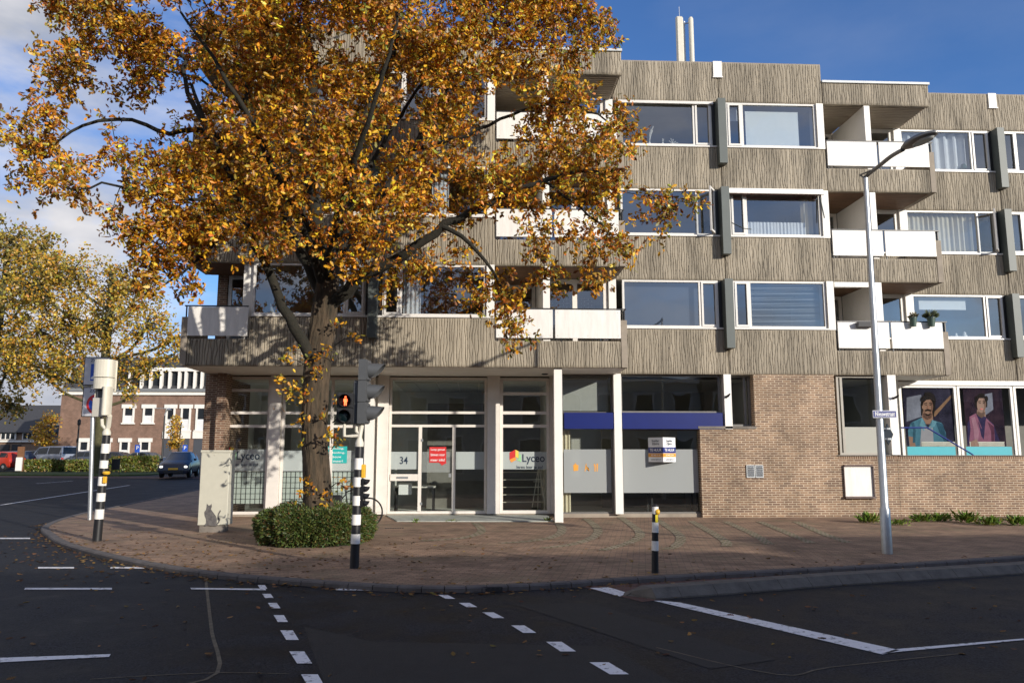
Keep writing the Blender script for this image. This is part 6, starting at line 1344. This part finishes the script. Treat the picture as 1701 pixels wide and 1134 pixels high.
VAN = [(-2.3,.28,.6,.7,.7),(-2.2,.22,.85,.95,.76),(-1.7,.22,1.0,1.1,.78),(-1.4,.22,1.05,1.15,.78),(-.85,.22,1.08,1.8,.68),(.5,.22,1.1,1.88,.7),(2.1,.25,1.1,1.86,.7),(2.22,.3,1.08,1.15,.78)]
PB = M('dark_blue_car_paint',(.006,.009,.026),.22,.1,3,spec=.6); PG = M('blue_grey_car_paint',(.06,.075,.11),.25,.1,3); PS = M('silver_car_paint',(.42,.44,.5),.3,.1,3,metal=.4); PW = M('white_car_paint',(.7,.7,.7),.3,.05,3); PR = M('red_car_paint',(.45,.04,.02),.3,.1,3)
car('dark blue hatchback driving towards the crossing with its headlights on', 299, 51, R(9), PB, HATCH, 2.3, 1.65, 1.08, lights_on=True)
car('blue grey saloon parked behind the low hedge in front of the brick house', 232, 67, R(-108), PG, SEDAN, 2.75, 1.8)
car('silver van parked behind the far hedge, its dark rear window showing', 86, 71, R(-116), PS, VAN, 2.9, 1.85, cat='van')
car('white car parked between the silver van and the sign pole', 130, 76, R(-100), PW, HATCH, 2.3, 1.65)
car('dark blue car parked just left of the striped traffic light pole', 140, 69, R(-112), PG, HATCH, 2.3, 1.65); car('dark saloon parked right of the mossy tree trunk, partly behind the noticeboard', 186, 68, R(-112), PB, SEDAN, 2.75, 1.8)
car('dark car parked left of the silver van', 50, 75, R(-105), PB, HATCH, 2.3, 1.65); car('grey car parked beside the red car at the left edge', 20, 69, R(-110), PG, HATCH, 2.3, 1.65); car('red car at the left edge of the photo', -2, 64, R(-105), PR, HATCH, 2.3, 1.65)
# clipped hedges along the car park
def hedge(label, px0, px1, Y, h, n):
    x0, x1 = X_(px0,775,Y), X_(px1,775,Y); z0 = terr(Y); t = thing('clipped_hedge', label, 'hedge', ((x0+x1)/2,Y,z0), 'hedges along the car park')
    MB().box(x0,x1,Y-.3,Y+.3,z0,z0+h*.85).build('inner_twigs', M('hedge_inside',(.03,.035,.012),.95,.5,8), t)
    pos = np.stack([rng.uniform(x0,x1,n), Y-.35+rng.normal(0,.12,n), z0+h*rng.uniform(0,1.05,n)],-1); pos[n*3//4:,1] = Y+rng.uniform(-.35,.35,n-n*3//4); pos[n*3//4:,2] = z0+h*rng.normal(.95,.08,n-n*3//4)
    P, F, kk = leaves(pos, rng.standard_normal((n,3)), rng.standard_normal((n,3))+np.array((.3,-.8,.5)), rng.uniform(.1,.22,n), OVAL, OVALF); col = palette(n, [(.09,.12,.02),(.16,.16,.03),(.2,.13,.03)], [.5,.35,.15], .3)
    npmesh('foliage', P, F, NEED, t, col=np.c_[np.repeat(col,kk,0),np.ones(len(P))])
hedge('long low hedge below the parked silver van', 40, 152, 63.5, .75, 3600); hedge('low leafy hedge in front of the blue grey saloon', 186, 264, 63, 1.0, 3600)
# posts, signs and lamps up the street
def plamp(px, py0, Y, label, curved):
    x, z0, z1 = X_(px,740,Y), terr(Y), Z_(px,py0,Y); t = thing('street_lamp', label, 'street lamp', (x,Y,z0), 'street lamps up the side street')
    MB().tube([(x,Y,z0),(x,Y,z1)], [.09,.06], 8).build('pole', DARK, t, True); m = MB()
    if curved: m.tube(catmull([(x,Y,z1),(x+.05,Y,z1+.25),(x+.25,Y,z1+.5)],.1), .04, 6); m.lathe((x+.3,Y,z1+.42),[(.02,.2),(.22,.05),(.2,0)],10); m.cbox(x-.85,x+.2,Y-.06,Y+.06,z1+.54,z1+.6,.02)
    else: m.lathe((x,Y,z1),[(.07,0),(.13,.05),(.13,.4),(.03,.5)],10)
    m.build('lamp_head', STEEL if curved else DARK, t)
plamp(128.5, 706, 64, 'slim dark lamp post left of the parking zone signs', False); plamp(270.5, 690, 64, 'dark lamp post with bent white lamp in front of the brick house', True)
def psign(px, Y, label, ht):
    x, z0 = X_(px,740,Y), terr(Y); t = thing('parking_sign', label, 'sign', (x,Y,z0), 'blue parking signs'); MB().tube([(x,Y,z0),(x,Y,z0+ht)], .035, 6).build('pole', STEEL, t); MB().cbox(x-.2,x+.2,Y-.07,Y-.045,z0+ht-.6,z0+ht,.005).build('sign_plate', BLUES, t); text('lettering','P',(x,Y-.075,z0+ht-.26),U_,V_,None,WLET,t,hgt=.28)
psign(229, 65, 'small blue parking sign above the blue grey saloon', 2.0); psign(308, 66, 'small blue parking sign beside the slim young tree and the driving car', 2.0)
x, Y_ = X_(192.5,770,57), 57; z0 = terr(Y_); t = thing('noticeboard', 'black noticeboard on two thin legs at the roadside', 'noticeboard', (x,Y_,z0)); MB().cbox(x-.24,x+.24,Y_-.04,Y_+.04,z0+.28,z0+1.02,.01).build('board', BLACK, t)
for s in (-1,1): MB().tube([(x+s*.27,Y_,z0),(x+s*.27,Y_,z0+1.08)],.025,6).build('leg', DARK, t)
x, Y_ = X_(35,760,62), 62; z0 = terr(Y_); t = thing('info_column', 'rusty brown column with white box on its foot beside the grass verge', 'column', (x,Y_,z0)); MB().cbox(x-.27,x+.2,Y_-.1,Y_+.1,z0,z0+1.85,.02).build('column', M('rusty_steel',(.2,.09,.04),.8,.3,3), t); MB().cbox(x-.22,x+.2,Y_-.3,Y_-.101,z0+.05,z0+1.05,.02).build('white_box', WHITE, t)
